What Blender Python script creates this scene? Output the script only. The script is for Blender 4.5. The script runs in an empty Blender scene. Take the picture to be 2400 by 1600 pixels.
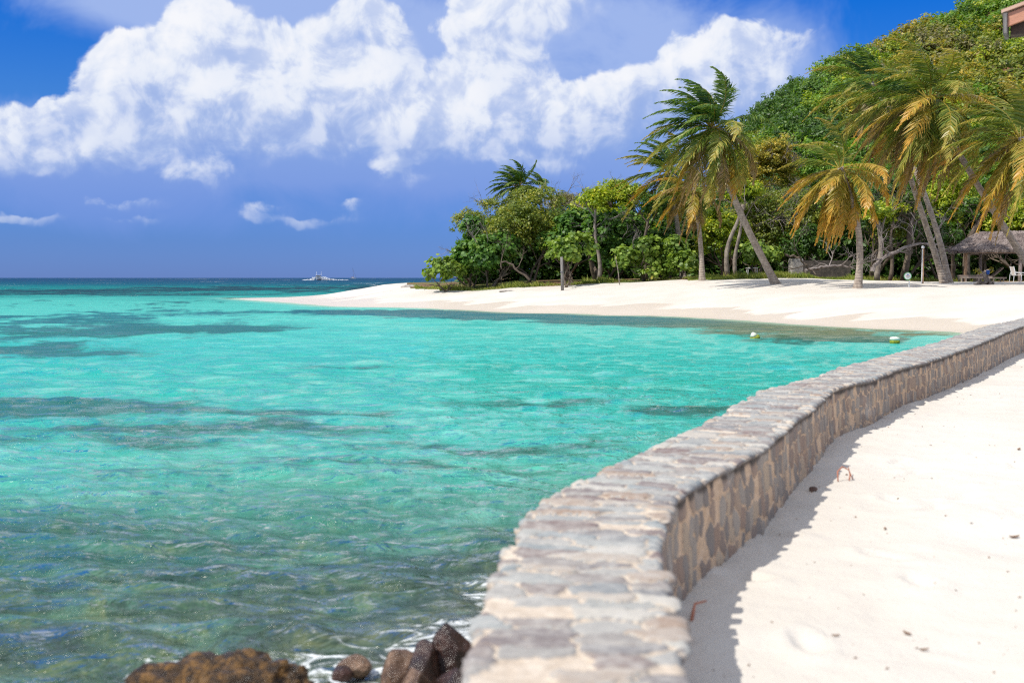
import bpy, math, random
import numpy as np
R = math.radians
rng = np.random.default_rng(7)
random.seed(7)
SC = bpy.context.scene
COL = SC.collection

# ------------------------------------------------------------------ camera
CAMZ = 1.95
FPX = 2667.0                      # focal length in pixels of a 2400 px wide frame
PITCH = math.atan(149 / FPX)
cd = bpy.data.cameras.new("camera")
cam = bpy.data.objects.new("camera", cd); COL.objects.link(cam)
cam.location = (0, 0, CAMZ)
cam.rotation_euler = (math.pi / 2 - PITCH, 0, 0)
cd.sensor_width = 36.0; cd.lens = 40.0
cd.clip_start = 0.1; cd.clip_end = 60000
cd.dof.use_dof = True; cd.dof.focus_distance = 60.0; cd.dof.aperture_fstop = 2.5
SC.camera = cam

# ------------------------------------------------------------------ sky
SUN_EL = 53.0
SUNDIR = np.array([-1.0, -0.50, 0.0]); SUNDIR /= np.linalg.norm(SUNDIR)     # horizontal direction towards the sun
SUN = np.array([SUNDIR[0] * math.cos(R(SUN_EL)), SUNDIR[1] * math.cos(R(SUN_EL)), math.sin(R(SUN_EL))])

class NT:
    """small helper to write node trees"""
    def __init__(s, tree): s.t = tree; s.n = tree.nodes; s.l = tree.links
    def node(s, typ, **kw):
        n = s.n.new(typ)
        for k, v in kw.items(): setattr(n, k, v)
        return n
    def link(s, a, b): s.l.new(a, b)
    def put(s, sock, v):
        if isinstance(v, bpy.types.NodeSocket): s.l.new(v, sock)
        elif v is not None: sock.default_value = v
    def math(s, op, a, b=None, c=None, clamp=False):
        n = s.node('ShaderNodeMath', operation=op, use_clamp=clamp)
        s.put(n.inputs[0], a); s.put(n.inputs[1], b); s.put(n.inputs[2], c)
        return n.outputs[0]
    def vmath(s, op, a, b=None, sc=None):
        n = s.node('ShaderNodeVectorMath', operation=op)
        s.put(n.inputs[0], a); s.put(n.inputs[1], b)
        if sc is not None: s.put(n.inputs['Scale'], sc)
        return n.outputs['Value'] if op in ('LENGTH', 'DOT_PRODUCT', 'DISTANCE') else n.outputs[0]
    def noise(s, vec, scale, detail=4, rough=.55, dist=0.0, lac=2.0, dim='3D'):
        n = s.node('ShaderNodeTexNoise', noise_dimensions=dim)
        s.put(n.inputs['Vector'], vec); s.put(n.inputs['Scale'], scale)
        n.inputs['Detail'].default_value = detail; n.inputs['Roughness'].default_value = rough
        n.inputs['Distortion'].default_value = dist; n.inputs['Lacunarity'].default_value = lac
        return n.outputs['Fac']
    def maprange(s, v, a, b, c=0.0, d=1.0, smooth=True):
        n = s.node('ShaderNodeMapRange')
        n.interpolation_type = 'SMOOTHSTEP' if smooth else 'LINEAR'
        s.put(n.inputs[0], v)
        for i, q in enumerate((a, b, c, d)): n.inputs[i + 1].default_value = q
        return n.outputs[0]
    def mix(s, f, a, b, mode='MIX'):
        n = s.node('ShaderNodeMix', data_type='RGBA', blend_type=mode)
        s.put(n.inputs[0], f)
        s.put(n.inputs[6], a if not isinstance(a, tuple) else (*a, 1)[:4])
        s.put(n.inputs[7], b if not isinstance(b, tuple) else (*b, 1)[:4])
        return n.outputs[2]
    def ramp(s, f, stops):
        n = s.node('ShaderNodeValToRGB'); e = n.color_ramp.elements
        while len(e) < len(stops): e.new(0.5)
        for i, (p, c) in enumerate(stops):
            e[i].position = p; e[i].color = (*c, 1)
        s.put(n.inputs[0], f)
        return n.outputs[0]
    def attr(s, name):
        n = s.node('ShaderNodeAttribute'); n.attribute_name = name
        return n.outputs['Fac']
    def comb(s, x, y, z=0.0):
        n = s.node('ShaderNodeCombineXYZ'); s.put(n.inputs[0], x); s.put(n.inputs[1], y); s.put(n.inputs[2], z)
        return n.outputs[0]

world = bpy.data.worlds.new("World"); SC.world = world
world.use_nodes = True
world.node_tree.nodes.clear()
w = NT(world.node_tree)
out = w.node('ShaderNodeOutputWorld'); bg = w.node('ShaderNodeBackground')
bg.inputs['Strength'].default_value = 0.1
w.link(bg.outputs[0], out.inputs[0])
sky = w.node('ShaderNodeTexSky'); sky.sky_type = 'NISHITA'; sky.sun_disc = False
sky.sun_elevation = R(SUN_EL)
sky.sun_rotation = math.atan2(SUNDIR[0], SUNDIR[1])
sky.air_density = 1.0; sky.dust_density = 0.2; sky.ozone_density = 3.0
tc = w.node('ShaderNodeTexCoord')
sep = w.node('ShaderNodeSeparateXYZ'); w.link(tc.outputs['Generated'], sep.inputs[0])
az = w.math('ARCTAN2', sep.outputs[0], sep.outputs[1])
el = w.math('ARCSINE', sep.outputs[2])
P = w.comb(az, el, 0.0)
# deep marine blue overhead, softer lavender blue near the horizon
grade = w.ramp(w.math('MULTIPLY', el, 1.0, clamp=True), [
    (0.0, (0.22, 0.40, 1.25)), (0.03, (0.21, 0.40, 1.12)), (0.08, (0.22, 0.45, 1.08)), (0.15, (0.19, 0.52, 1.12)),
    (0.235, (0.02, 0.45, 1.25)), (0.32, (0.40, 0.68, 1.02)), (0.45, (0.62, 0.80, 1.0)), (0.7, (0.85, 0.93, 1.0))])
skyc = w.mix(1.0, sky.outputs[0], grade, 'MULTIPLY')

def ang(x, y):                    # pixel of the 2352x1568 view -> (azimuth, elevation)
    K = 1.0204
    xc, yc = (x * K - 1200) / FPX, (800 - y * K) / FPX
    d = np.array([xc, math.cos(PITCH) + yc * math.sin(PITCH), -math.sin(PITCH) + yc * math.cos(PITCH)])
    d /= np.linalg.norm(d)
    return math.atan2(d[0], d[1]), math.asin(d[2])

CUMULUS = [  # x, y, rx, ry, weight: where the bright cumulus heaps stand
    (290, 160, 90, 80, 1.15), (270, 260, 90, 80, .95), (420, 190, 120, 110, 1.1), (450, 60, 90, 70, .9), (430, 320, 150, 50, .7), (560, 230, 130, 90, 1.0), (530, 110, 110, 60, .75),
    (700, 170, 110, 110, 1.0), (700, 290, 110, 60, .8), (850, 250, 130, 90, 1.0), (900, 110, 50, 90, .85), (830, 60, 60, 60, .6), (1000, 300, 130, 60, 1.0), (1080, 210, 100, 60, .9),
    (1110, 70, 85, 80, 1.05), (1230, 20, 120, 40, .9), (1200, 270, 140, 75, 1.05), (1360, 260, 110, 75, 1.0), (1450, 210, 70, 60, .7), (1180, 150, 70, 60, .8),
    (90, 262, 95, 40, 1.05), (30, 330, 60, 50, .55), (150, 370, 90, 40, .55), (170, 290, 40, 30, .8), (5, 360, 22, 40, .9), (460, 400, 90, 30, .5), (230, 360, 60, 30, .5),
    (1640, 140, 95, 70, 1.15), (1690, 200, 90, 60, .9), (1780, 120, 70, 60, .6), (1860, 70, 50, 40, .4), (1560, 160, 40, 30, .8), (1250, 380, 110, 26, .55), (930, 400, 70, 40, .55),
    (620, 480, 60, 30, .52), (690, 505, 90, 14, .48), (290, 470, 90, 18, .5), (60, 498, 80, 14, .55), (320, 505, 70, 12, .48), (790, 480, 50, 20, .42)]
VEIL = [(500, 0, 330, 90, 1.0), (650, 90, 300, 120, .9), (1000, 100, 330, 160, .85), (1380, 110, 190, 150, 1.3), (1250, 320, 360, 90, 1.1), (500, 330, 400, 80, .8), (700, 350, 500, 70, .9), (200, 380, 260, 90, .95),
        (1780, 120, 150, 130, .75), (1600, 270, 180, 120, .6), (600, 480, 500, 60, .5), (1250, 430, 300, 70, .55), (250, 500, 300, 50, .5), (300, 10, 160, 40, .3)]
def blobs(q, L, k, grad=False):
    """sum of soft heaps; with grad also its slope towards the sun (up and to the left)"""
    tot = gr_ = None
    for (x, y, rx, ry, wt) in L:
        a, e = ang(x, y); sx, sy = 2613.7 / rx, 2613.7 / ry
        n = w.node('ShaderNodeVectorMath', operation='MULTIPLY_ADD')        # (q - c) * s
        w.put(n.inputs[0], q); n.inputs[1].default_value = (sx, sy, 0); n.inputs[2].default_value = (-a * sx, -e * sy, 0)
        dlt = n.outputs[0]
        # exp(-k |d|^2) ~ (1 - clamp(k |d|^2 / 3))^3
        g = w.math('MULTIPLY_ADD', w.vmath('DOT_PRODUCT', dlt, dlt), -k / 3, 1.0, clamp=True)
        g = w.math('POWER', g, 3.0)
        tot = w.math('MULTIPLY_ADD', g, wt, 0.0 if tot is None else tot)
        if grad:
            sl = w.math('MULTIPLY', w.vmath('DOT_PRODUCT', dlt, (-.6, .8, 0)), g)
            gr_ = w.math('MULTIPLY_ADD', sl, wt, 0.0 if gr_ is None else gr_)
    tot = w.math('MINIMUM', tot, 1.2)
    return (tot, gr_) if grad else tot
side = w.maprange(w.math('ABSOLUTE', az), .5, .75); high = w.maprange(el, .3, .45)
away = w.math('MAXIMUM', side, high)                    # elsewhere: scattered fair-weather cloud
stray = w.math('MULTIPLY', away, w.math('SUBTRACT', w.math('MULTIPLY', w.noise(P, 4.0, 2, .5, dim='2D'), 2.4), 0.5))
def voro(vec, scale, detail):
    n = w.node('ShaderNodeTexVoronoi', feature='SMOOTH_F1', voronoi_dimensions='2D', normalize=True)
    w.put(n.inputs['Vector'], vec); n.inputs['Scale'].default_value = scale; n.inputs['Detail'].default_value = detail
    n.inputs['Roughness'].default_value = .55; n.inputs['Smoothness'].default_value = .35; n.inputs['Lacunarity'].default_value = 2.3
    return n.outputs['Distance']
warp = w.node('ShaderNodeTexNoise', noise_dimensions='2D'); w.put(warp.inputs['Vector'], P)
warp.inputs['Scale'].default_value = 16.0; warp.inputs['Detail'].default_value = 4
W0 = w.vmath('SCALE', w.vmath('SUBTRACT', warp.outputs['Color'], (0.5, 0.5, 0.5)), sc=0.045)
def texture(vec):
    puff = voro(w.vmath('ADD', vec, W0), 20.0, 2.0)      # rounded heads
    fluff = w.noise(vec, 26.0, 5, .6, .3, dim='2D')
    return w.math('MULTIPLY_ADD', fluff, 1.15, w.math('MULTIPLY_ADD', puff, -1.15, -.09))
heap, slope = blobs(w.vmath('ADD', P, W0), CUMULUS, .85, True)
T0 = texture(P); T1 = texture(w.vmath('ADD', P, (-0.010, 0.011, 0.0)))     # a step towards the sun
D0 = w.math('ADD', w.math('ADD', heap, stray), w.math('MULTIPLY', T0, w.math('MULTIPLY_ADD', w.math('ADD', heap, away), 1.7, .12, clamp=True)))
big = w.maprange(slope, -.55, .65)
crisp = w.maprange(D0, 0.28, 0.58); soft = w.maprange(D0, 0.05, 1.1)
fm_ = w.maprange(slope, -.35, .15)
dens = w.math('ADD', w.math('MULTIPLY', crisp, fm_), w.math('MULTIPLY', soft, w.math('SUBTRACT', 1.0, fm_)))
lit = w.maprange(w.math('SUBTRACT', T0, T1), -0.40, 0.34)
base = w.maprange(el, 0.085, 0.165)
lit = w.math('ADD', w.math('ADD', w.math('MULTIPLY', lit, .46), w.math('MULTIPLY', big, .34)), w.math('MULTIPLY', base, .20), clamp=True)
ccol = w.ramp(lit, [(0.0, (2.6, 3.8, 7.3)), (0.3, (3.9, 5.0, 7.9)), (0.5, (5.6, 6.4, 8.5)), (.7, (7.5, 8.0, 9.1)), (1.0, (8.9, 9.0, 9.4))])
vn = w.noise(P, 9.0, 5, .6, .3, dim='2D')
V0 = w.math('ADD', w.math('ADD', blobs(P, VEIL, .7), w.math('MAXIMUM', stray, 0.0)), w.math('MULTIPLY', w.math('SUBTRACT', vn, .5), 1.5))
valpha = w.math('MULTIPLY', w.maprange(V0, .15, 1.1, 0, .88), w.maprange(el, 0.0, 0.09, .3, 1.0))
vcol = w.ramp(w.maprange(el, .04, .2), [(0, (1.9, 3.1, 7.2)), (.5, (2.6, 3.9, 7.5)), (1, (3.7, 4.9, 8.2))])
c1 = w.mix(valpha, skyc, vcol)
lowfade = w.maprange(el, 0.02, 0.115, 0.35, 1.0)
w.link(w.mix(w.math('MULTIPLY', dens, lowfade, clamp=True), c1, ccol), bg.inputs['Color'])
world.cycles.sampling_method = 'MANUAL'; world.cycles.sample_map_resolution = 512

sl = bpy.data.lights.new("sun", 'SUN'); sl.energy = 4.4; sl.angle = R(0.53); sl.color = (1.0, 0.95, 0.87)
so = bpy.data.objects.new("sun", sl); COL.objects.link(so)
from mathutils import Vector, Matrix
so.rotation_euler = Vector(tuple(SUN)).to_track_quat('Z', 'Y').to_euler()
so.location = (-30, -10, 60)

vs = SC.view_settings
vs.view_transform = 'Standard'; vs.look = 'None'; vs.gamma = 1.0; vs.exposure = 0.06
SC.cycles.max_bounces = 4; SC.cycles.transparent_max_bounces = 8
SC.cycles.use_denoising = False; SC.cycles.filter_width = 1.15
SC.cycles.sample_clamp_direct = 5.0; SC.cycles.sample_clamp_indirect = 3.0
SC.cycles.caustics_reflective = False; SC.cycles.caustics_refractive = False

# ------------------------------------------------------------------ placing
K = 1.0204
def ray(x, y):                    # view pixel (2352x1568) -> world direction with y = 1
    xc, yc = (x * K - 1200) / FPX, (800 - y * K) / FPX
    d = np.array([xc, math.cos(PITCH) + yc * math.sin(PITCH), -math.sin(PITCH) + yc * math.cos(PITCH)])
    return d / d[1]
def at(x, y, Y):                  # point at distance Y
    d = ray(x, y); return np.array([0, 0, CAMZ]) + d * Y
def on(x, y, z=0.0):              # point on a level surface
    d = ray(x, y); t = (z - CAMZ) / d[2]; return np.array([0, 0, CAMZ]) + d * t

# ------------------------------------------------------------------ numpy noise
def _hash(ix, iy, seed):
    h = (ix.astype(np.int64) * 374761393 + iy.astype(np.int64) * 668265263 + seed * 974634777) & 0x7fffffff
    h = ((h ^ (h >> 13)) * 1274126177) & 0x7fffffff
    return ((h ^ (h >> 16)) & 0xffff) / 65535.0
def vnoise(x, y, seed=0):
    ix, iy = np.floor(x), np.floor(y); fx, fy = x - ix, y - iy
    ux, uy = fx * fx * (3 - 2 * fx), fy * fy * (3 - 2 * fy)
    a, b = _hash(ix, iy, seed), _hash(ix + 1, iy, seed)
    c, d = _hash(ix, iy + 1, seed), _hash(ix + 1, iy + 1, seed)
    return (a * (1 - ux) + b * ux) * (1 - uy) + (c * (1 - ux) + d * ux) * uy
def fbm(x, y, o=4, seed=0, g=.5):
    t = 0; a = 1; s = 0
    x = np.asarray(x, float) + 0 * np.asarray(y, float); y = np.asarray(y, float) + 0 * x
    for i in range(o):
        an = .6 + 1.1 * i + .37 * (seed % 7); ca, sa = math.cos(an), math.sin(an)
        t = t + a * vnoise((x * ca - y * sa) * 2 ** i + 17.3 * i, (x * sa + y * ca) * 2 ** i - 9.7 * i, seed + i); s += a; a *= g
    return t / s
def sst(v, a, b):
    t = np.clip((v - a) / (b - a), 0, 1); return t * t * (3 - 2 * t)

# ------------------------------------------------------------------ mesh helpers
def mesh_np(name, V, F, attrs=None, smooth=False):
    """V (n,3), F (m,k) all faces with k corners"""
    V = np.asarray(V, np.float32); F = np.asarray(F, np.int32)
    me = bpy.data.meshes.new(name)
    m, k = F.shape
    me.vertices.add(len(V)); me.vertices.foreach_set('co', V.ravel())
    me.loops.add(m * k); me.loops.foreach_set('vertex_index', F.ravel())
    me.polygons.add(m)
    me.polygons.foreach_set('loop_start', np.arange(0, m * k, k, dtype=np.int32))
    me.polygons.foreach_set('loop_total', np.full(m, k, dtype=np.int32))
    if smooth: me.polygons.foreach_set('use_smooth', np.ones(m, dtype=bool))
    for an, av in (attrs or {}).items():
        av = np.asarray(av, np.float32)
        if av.ndim == 2:
            a = me.attributes.new(an, 'FLOAT_COLOR', 'POINT')
            a.data.foreach_set('color', np.hstack([av, np.ones((len(av), 1), np.float32)]).ravel())
        else:
            a = me.attributes.new(an, 'FLOAT', 'POINT'); a.data.foreach_set('value', av)
    me.update(calc_edges=True)
    return me

ORG = {}
def tag(o, label=None, cat=None, group=None, kind=None):
    if label: o['label'] = label
    if cat: o['category'] = cat
    if group: o['group'] = group
    if kind: o['kind'] = kind
    return o
def thing(name, loc, label, cat, group=None):
    o = bpy.data.objects.new(name, None); COL.objects.link(o)
    o.location = tuple(loc); o.empty_display_size = .3
    ORG[o.name] = np.array(loc, float)
    return tag(o, label, cat, group)
def put(name, me, mat, parent=None, loc=None):
    """link a mesh whose vertices are world coordinates; origin goes to its parent's (or to loc)"""
    org = ORG[parent.name] if parent is not None else (np.array(loc, float) if loc is not None else np.zeros(3))
    if np.any(org != 0): me.transform(Matrix.Translation(tuple(-org)))
    o = bpy.data.objects.new(name, me); COL.objects.link(o)
    for m in (mat if isinstance(mat, (list, tuple)) else [mat]): me.materials.append(m)
    if parent is not None: o.parent = parent
    else: o.location = tuple(org)
    ORG[o.name] = org
    return o

class MB:
    def __init__(s): s.v = []; s.f = []
    def add(s, V, F):
        n = len(s.v); s.v += [tuple(map(float, p)) for p in V]; s.f += [tuple(i + n for i in f) for f in F]; return s
    def box(s, c, size, M=None, bev=0.0):
        sx, sy, sz = [q / 2 for q in size]
        if bev <= 0:
            V = [(a * sx, b * sy, d * sz) for a in (-1, 1) for b in (-1, 1) for d in (-1, 1)]
            F = [(0, 1, 3, 2), (4, 6, 7, 5), (0, 4, 5, 1), (2, 3, 7, 6), (0, 2, 6, 4), (1, 5, 7, 3)]
        else:
            import bmesh
            bm = bmesh.new(); bmesh.ops.create_cube(bm, size=1)
            for v in bm.verts: v.co = Vector((v.co.x * 2 * sx, v.co.y * 2 * sy, v.co.z * 2 * sz))
            bmesh.ops.bevel(bm, geom=bm.edges[:], offset=bev, segments=2, affect='EDGES')
            V = [tuple(v.co) for v in bm.verts]; F = [tuple(v.index for v in f.verts) for f in bm.faces]; bm.free()
        V = np.array(V)
        if M is not None: V = V @ np.array(M).T
        return s.add(V + np.array(c), F)
    def tube(s, pts, rad, n=8, cap=True, wob=0.0):
        pts = [np.array(p, float) for p in pts]; m = len(pts)
        if not hasattr(rad, '__len__'): rad = [rad] * m
        V = []; F = []
        up = np.array([0.31, 0.17, 0.93])
        for i, p in enumerate(pts):
            t = pts[min(i + 1, m - 1)] - pts[max(i - 1, 0)]; t = t / (np.linalg.norm(t) + 1e-9)
            if abs(t @ up) > .97: up = np.array([1.0, .1, 0])
            a = np.cross(t, up); a /= np.linalg.norm(a); b = np.cross(t, a); up = -np.cross(t, a) if False else up
            for k in range(n):
                an = 2 * math.pi * k / n; r = rad[i] * (1 + wob * (random.random() - .5))
                V.append(p + r * (a * math.cos(an) + b * math.sin(an)))
        for i in range(m - 1):
            for k in range(n):
                F.append((i * n + k, i * n + (k + 1) % n, (i + 1) * n + (k + 1) % n, (i + 1) * n + k))
        if cap: F.append(tuple(range(n - 1, -1, -1))); F.append(tuple((m - 1) * n + k for k in range(n)))
        return s.add(V, F)
    def lathe(s, c, prof, n=20, M=None):
        V = []; F = []
        for r, z in prof:
            for k in range(n):
                a = 2 * math.pi * k / n; V.append((r * math.cos(a), r * math.sin(a), z))
        for i in range(len(prof) - 1):
            for k in range(n):
                F.append((i * n + k, i * n + (k + 1) % n, (i + 1) * n + (k + 1) % n, (i + 1) * n + k))
        F.append(tuple(range(n - 1, -1, -1))); F.append(tuple((len(prof) - 1) * n + k for k in range(n)))
        V = np.array(V)
        if M is not None: V = V @ np.array(M).T
        return s.add(V + np.array(c), F)
    def mesh(s, name, smooth=False):
        me = bpy.data.meshes.new(name); me.from_pydata(s.v, [], s.f); me.update()
        if smooth: me.polygons.foreach_set('use_smooth', np.ones(len(me.polygons), dtype=bool))
        return me
    def build(s, name, mat, parent=None, loc=None, smooth=False):
        return put(name, s.mesh(name, smooth), mat, parent, loc)
def rotz(a):
    c, s_ = math.cos(a), math.sin(a); return np.array([[c, -s_, 0], [s_, c, 0], [0, 0, 1]])
def rotx(a):
    c, s_ = math.cos(a), math.sin(a); return np.array([[1, 0, 0], [0, c, -s_], [0, s_, c]])
def roty(a):
    c, s_ = math.cos(a), math.sin(a); return np.array([[c, 0, s_], [0, 1, 0], [-s_, 0, c]])

# ------------------------------------------------------------------ materials
MATS = {}
def material(name):
    m = bpy.data.materials.new(name); m.use_nodes = True; m.node_tree.nodes.clear()
    t = NT(m.node_tree); o = t.node('ShaderNodeOutputMaterial'); MATS[name] = m
    return m, t, o
def simple(name, col, col2=None, scale=6.0, rough=.8, bump=.3, bscale=None, spec=.3, stretch=(1, 1, 1), metal=0.0, detail=5):
    m, t, o = material(name)
    b = t.node('ShaderNodeBsdfPrincipled')
    tcn = t.node('ShaderNodeTexCoord'); v = t.vmath('MULTIPLY', tcn.outputs['Object'], tuple(stretch))
    n = t.noise(v, scale, detail, .6)
    col2 = col2 or tuple(c * .6 for c in col)
    t.link(t.mix(t.maprange(n, .3, .7), col2, col), b.inputs['Base Color'])
    b.inputs['Roughness'].default_value = rough; b.inputs['Specular IOR Level'].default_value = spec
    b.inputs['Metallic'].default_value = metal
    if bump:
        bp = t.node('ShaderNodeBump'); bp.inputs['Strength'].default_value = bump; bp.inputs['Distance'].default_value = .02
        t.link(t.noise(v, bscale or scale * 4, 4, .6), bp.inputs['Height']); t.link(bp.outputs[0], b.inputs['Normal'])
    t.link(b.outputs[0], o.inputs[0]); return m
def leafmat(name, stops, trans=.38, rough=.45, spec=.4):
    """stops: colours chosen leaf by leaf, modulated by broad patches"""
    m, t, o = material(name)
    g = t.node('ShaderNodeNewGeometry')
    tcn = t.node('ShaderNodeTexCoord')
    patch = t.noise(tcn.outputs['Object'], .55, 3, .6)
    f = t.math('ADD', t.math('MULTIPLY', g.outputs['Random Per Island'], .62), t.math('MULTIPLY', t.maprange(patch, .3, .7), .38))
    c = t.ramp(f, [(p_, tuple(min(q * 1.6, .85) for q in c_)) for p_, c_ in stops])
    b = t.node('ShaderNodeBsdfPrincipled'); t.link(c, b.inputs['Base Color'])
    b.inputs['Roughness'].default_value = rough; b.inputs['Specular IOR Level'].default_value = spec
    tr = t.node('ShaderNodeBsdfTranslucent')
    t.link(t.mix(1.0, c, (1.25, 1.3, .55), 'MULTIPLY'), tr.inputs['Color'])
    mx = t.node('ShaderNodeMixShader'); mx.inputs[0].default_value = trans
    t.link(b.outputs[0], mx.inputs[1]); t.link(tr.outputs[0], mx.inputs[2]); t.link(mx.outputs[0], o.inputs[0])
    return m
LM = {
 'grape_dark': leafmat('grape_dark', [(0, (.02, .055, .010)), (.35, (.045, .11, .016)), (.7, (.095, .18, .028)), (.93, (.19, .25, .04)), (1, (.40, .32, .06))]),
 'grape_light': leafmat('grape_light', [(0, (.045, .09, .015)), (.35, (.10, .16, .025)), (.7, (.19, .26, .04)), (.92, (.30, .34, .07)), (1, (.5, .34, .06))]),
 'olive': leafmat('olive', [(0, (.035, .065, .010)), (.35, (.085, .12, .016)), (.7, (.17, .19, .025)), (1, (.34, .28, .035))]),
 'yellowgreen': leafmat('yellowgreen', [(0, (.05, .10, .008)), (.35, (.13, .19, .012)), (.7, (.25, .29, .016)), (1, (.46, .40, .03))]),
 'yellow': leafmat('yellow', [(0, (.06, .075, .012)), (.35, (.15, .15, .02)), (.7, (.30, .24, .028)), (1, (.48, .31, .04))]),
 'greyish': leafmat('greyish', [(0, (.06, .06, .03)), (.4, (.13, .12, .05)), (.8, (.22, .20, .08)), (1, (.36, .28, .10))]),
 'green': leafmat('green', [(0, (.025, .07, .008)), (.35, (.06, .13, .012)), (.7, (.12, .21, .018)), (1, (.26, .32, .03))]),
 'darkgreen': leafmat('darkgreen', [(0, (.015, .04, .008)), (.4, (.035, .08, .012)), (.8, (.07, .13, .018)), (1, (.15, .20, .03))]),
}
def frondmat(name, c_base, c_tip, c_rand, tipfrom=.3):
    m, t, o = material(name)
    g = t.node('ShaderNodeNewGeometry')
    ta = t.attr('along')
    r = g.outputs['Random Per Island']
    f = t.math('ADD', ta, t.math('MULTIPLY', t.math('SUBTRACT', r, .5), .7))
    c = t.mix(t.maprange(f, tipfrom, tipfrom + .6), c_base, c_tip)
    c = t.mix(t.maprange(r, .55, 1.0), c, c_rand)
    stem = t.attr('stem')
    c = t.mix(stem, c, (.42, .33, .05))
    b = t.node('ShaderNodeBsdfPrincipled'); t.link(c, b.inputs['Base Color'])
    b.inputs['Roughness'].default_value = .42; b.inputs['Specular IOR Level'].default_value = .5
    tr = t.node('ShaderNodeBsdfTranslucent'); t.link(t.mix(1.0, c, (1.3, 1.25, .5), 'MULTIPLY'), tr.inputs['Color'])
    mx = t.node('ShaderNodeMixShader'); mx.inputs[0].default_value = .3
    t.link(b.outputs[0], mx.inputs[1]); t.link(tr.outputs[0], mx.inputs[2]); t.link(mx.outputs[0], o.inputs[0])
    return m
FM = [frondmat('frond_green', (.045, .125, .022), (.15, .25, .035), (.25, .34, .06)),
      frondmat('frond_fading', (.13, .20, .025), (.48, .36, .08), (.38, .38, .07), .35),
      frondmat('frond_orange', (.28, .25, .03), (.60, .33, .05), (.52, .38, .08), .2),
      frondmat('frond_brown', (.16, .14, .03), (.33, .22, .09), (.40, .28, .15), .15)]
def barkmat(name, a, b_, sc=3.0, ring=False):
    m, t, o = material(name)
    b = t.node('ShaderNodeBsdfPrincipled'); tcn = t.node('ShaderNodeTexCoord')
    n = t.noise(tcn.outputs['Object'], sc, 6, .65)
    c = t.mix(t.maprange(n, .3, .7), b_, a)
    h = n
    if ring:
        sp = t.node('ShaderNodeSeparateXYZ'); t.link(tcn.outputs['Object'], sp.inputs[0])
        wv = t.math('SINE', t.math('ADD', t.math('MULTIPLY', sp.outputs[2], 42.0), t.math('MULTIPLY', n, 6.0)))
        c = t.mix(t.maprange(wv, .2, 1.0, 0, .22), c, tuple(x * .45 for x in b_))
        h = t.math('ADD', n, t.math('MULTIPLY', wv, .3))
    t.link(c, b.inputs['Base Color']); b.inputs['Roughness'].default_value = .9; b.inputs['Specular IOR Level'].default_value = .15
    bp = t.node('ShaderNodeBump'); bp.inputs['Strength'].default_value = .7; bp.inputs['Distance'].default_value = .03
    t.link(h, bp.inputs['Height']); t.link(bp.outputs[0], b.inputs['Normal'])
    t.link(b.outputs[0], o.inputs[0]); return m
BARK = barkmat('bark', (.20, .16, .12), (.08, .06, .05))
PALE = barkmat('pale_bark', (.36, .31, .26), (.16, .13, .11))
PALMB = barkmat('palm_bark', (.46, .39, .32), (.25, .20, .165), 5.0, True)
TWIG = barkmat('twig_bark', (.34, .30, .28), (.16, .13, .12), 8.0)

# ------------------------------------------------------------------ terrain
def px(p, row, z=0.0): return on(p / K, row / K, z)[:2]
SHORE = [(16.8, 34.0)] + [tuple(px(a, b)) for a, b in
     [(2245, 776), (2100, 770), (1960, 764), (1837, 756), (1720, 748), (1633, 743), (1530, 739), (1428, 738), (1340, 734), (1224, 733), (1120, 727), (1020, 722), (940, 719.5),
      (855, 719), (791, 717), (736, 712.6), (664, 707), (600, 703)]] + \
     [(-26.0, 108.0), (-22.5, 113), (-21, 119), (-19.4, 124), (-17.6, 129), (-15.0, 133), (-11.5, 138), (-4, 146), (6, 165), (26, 230), (30, 420), (700, 520), (700, 18), (20, 20)]
SHORE = np.array(SHORE)
def sdist(x, y):
    """signed distance to the shoreline, positive on land"""
    best = np.full(x.shape, 1e9); ins = np.zeros(x.shape, bool)
    n = len(SHORE)
    for i in range(n):
        ax, ay = SHORE[i]; bx, by = SHORE[(i + 1) % n]
        ex, ey = bx - ax, by - ay
        t = np.clip(((x - ax) * ex + (y - ay) * ey) / (ex * ex + ey * ey), 0, 1)
        best = np.minimum(best, np.hypot(x - ax - t * ex, y - ay - t * ey))
        c = ((ay > y) != (by > y)) & (x < (bx - ax) * (y - ay) / (by - ay + 1e-12) + ax)
        ins ^= c
    return np.where(ins, best, -best)
CAPU = np.array([500, 600, 664, 719, 781, 834, 898, 961, 1100, 1214, 1469, 1628, 1850, 1962, 2084, 2200, 2400, 2700])
CAPZ = np.array([.02, .08, .22, .42, .75, 1.10, 1.50, 1.62, 1.66, 1.84, 1.88, 2.05, 2.05, 1.9, 1.76, 1.66, 1.66, 1.7])
RIDU = (np.array([900, 1000, 1150, 1300, 1400, 1500, 1680, 1800, 1900, 2000, 2100, 2200, 2300, 2500, 2800]) * K - 1200) / FPX
RIDE = (638 - np.array([640, 620, 560, 470, 440, 405, 300, 240, 170, 130, 95, 60, 20, -60, -150])) * K / FPX
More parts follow.
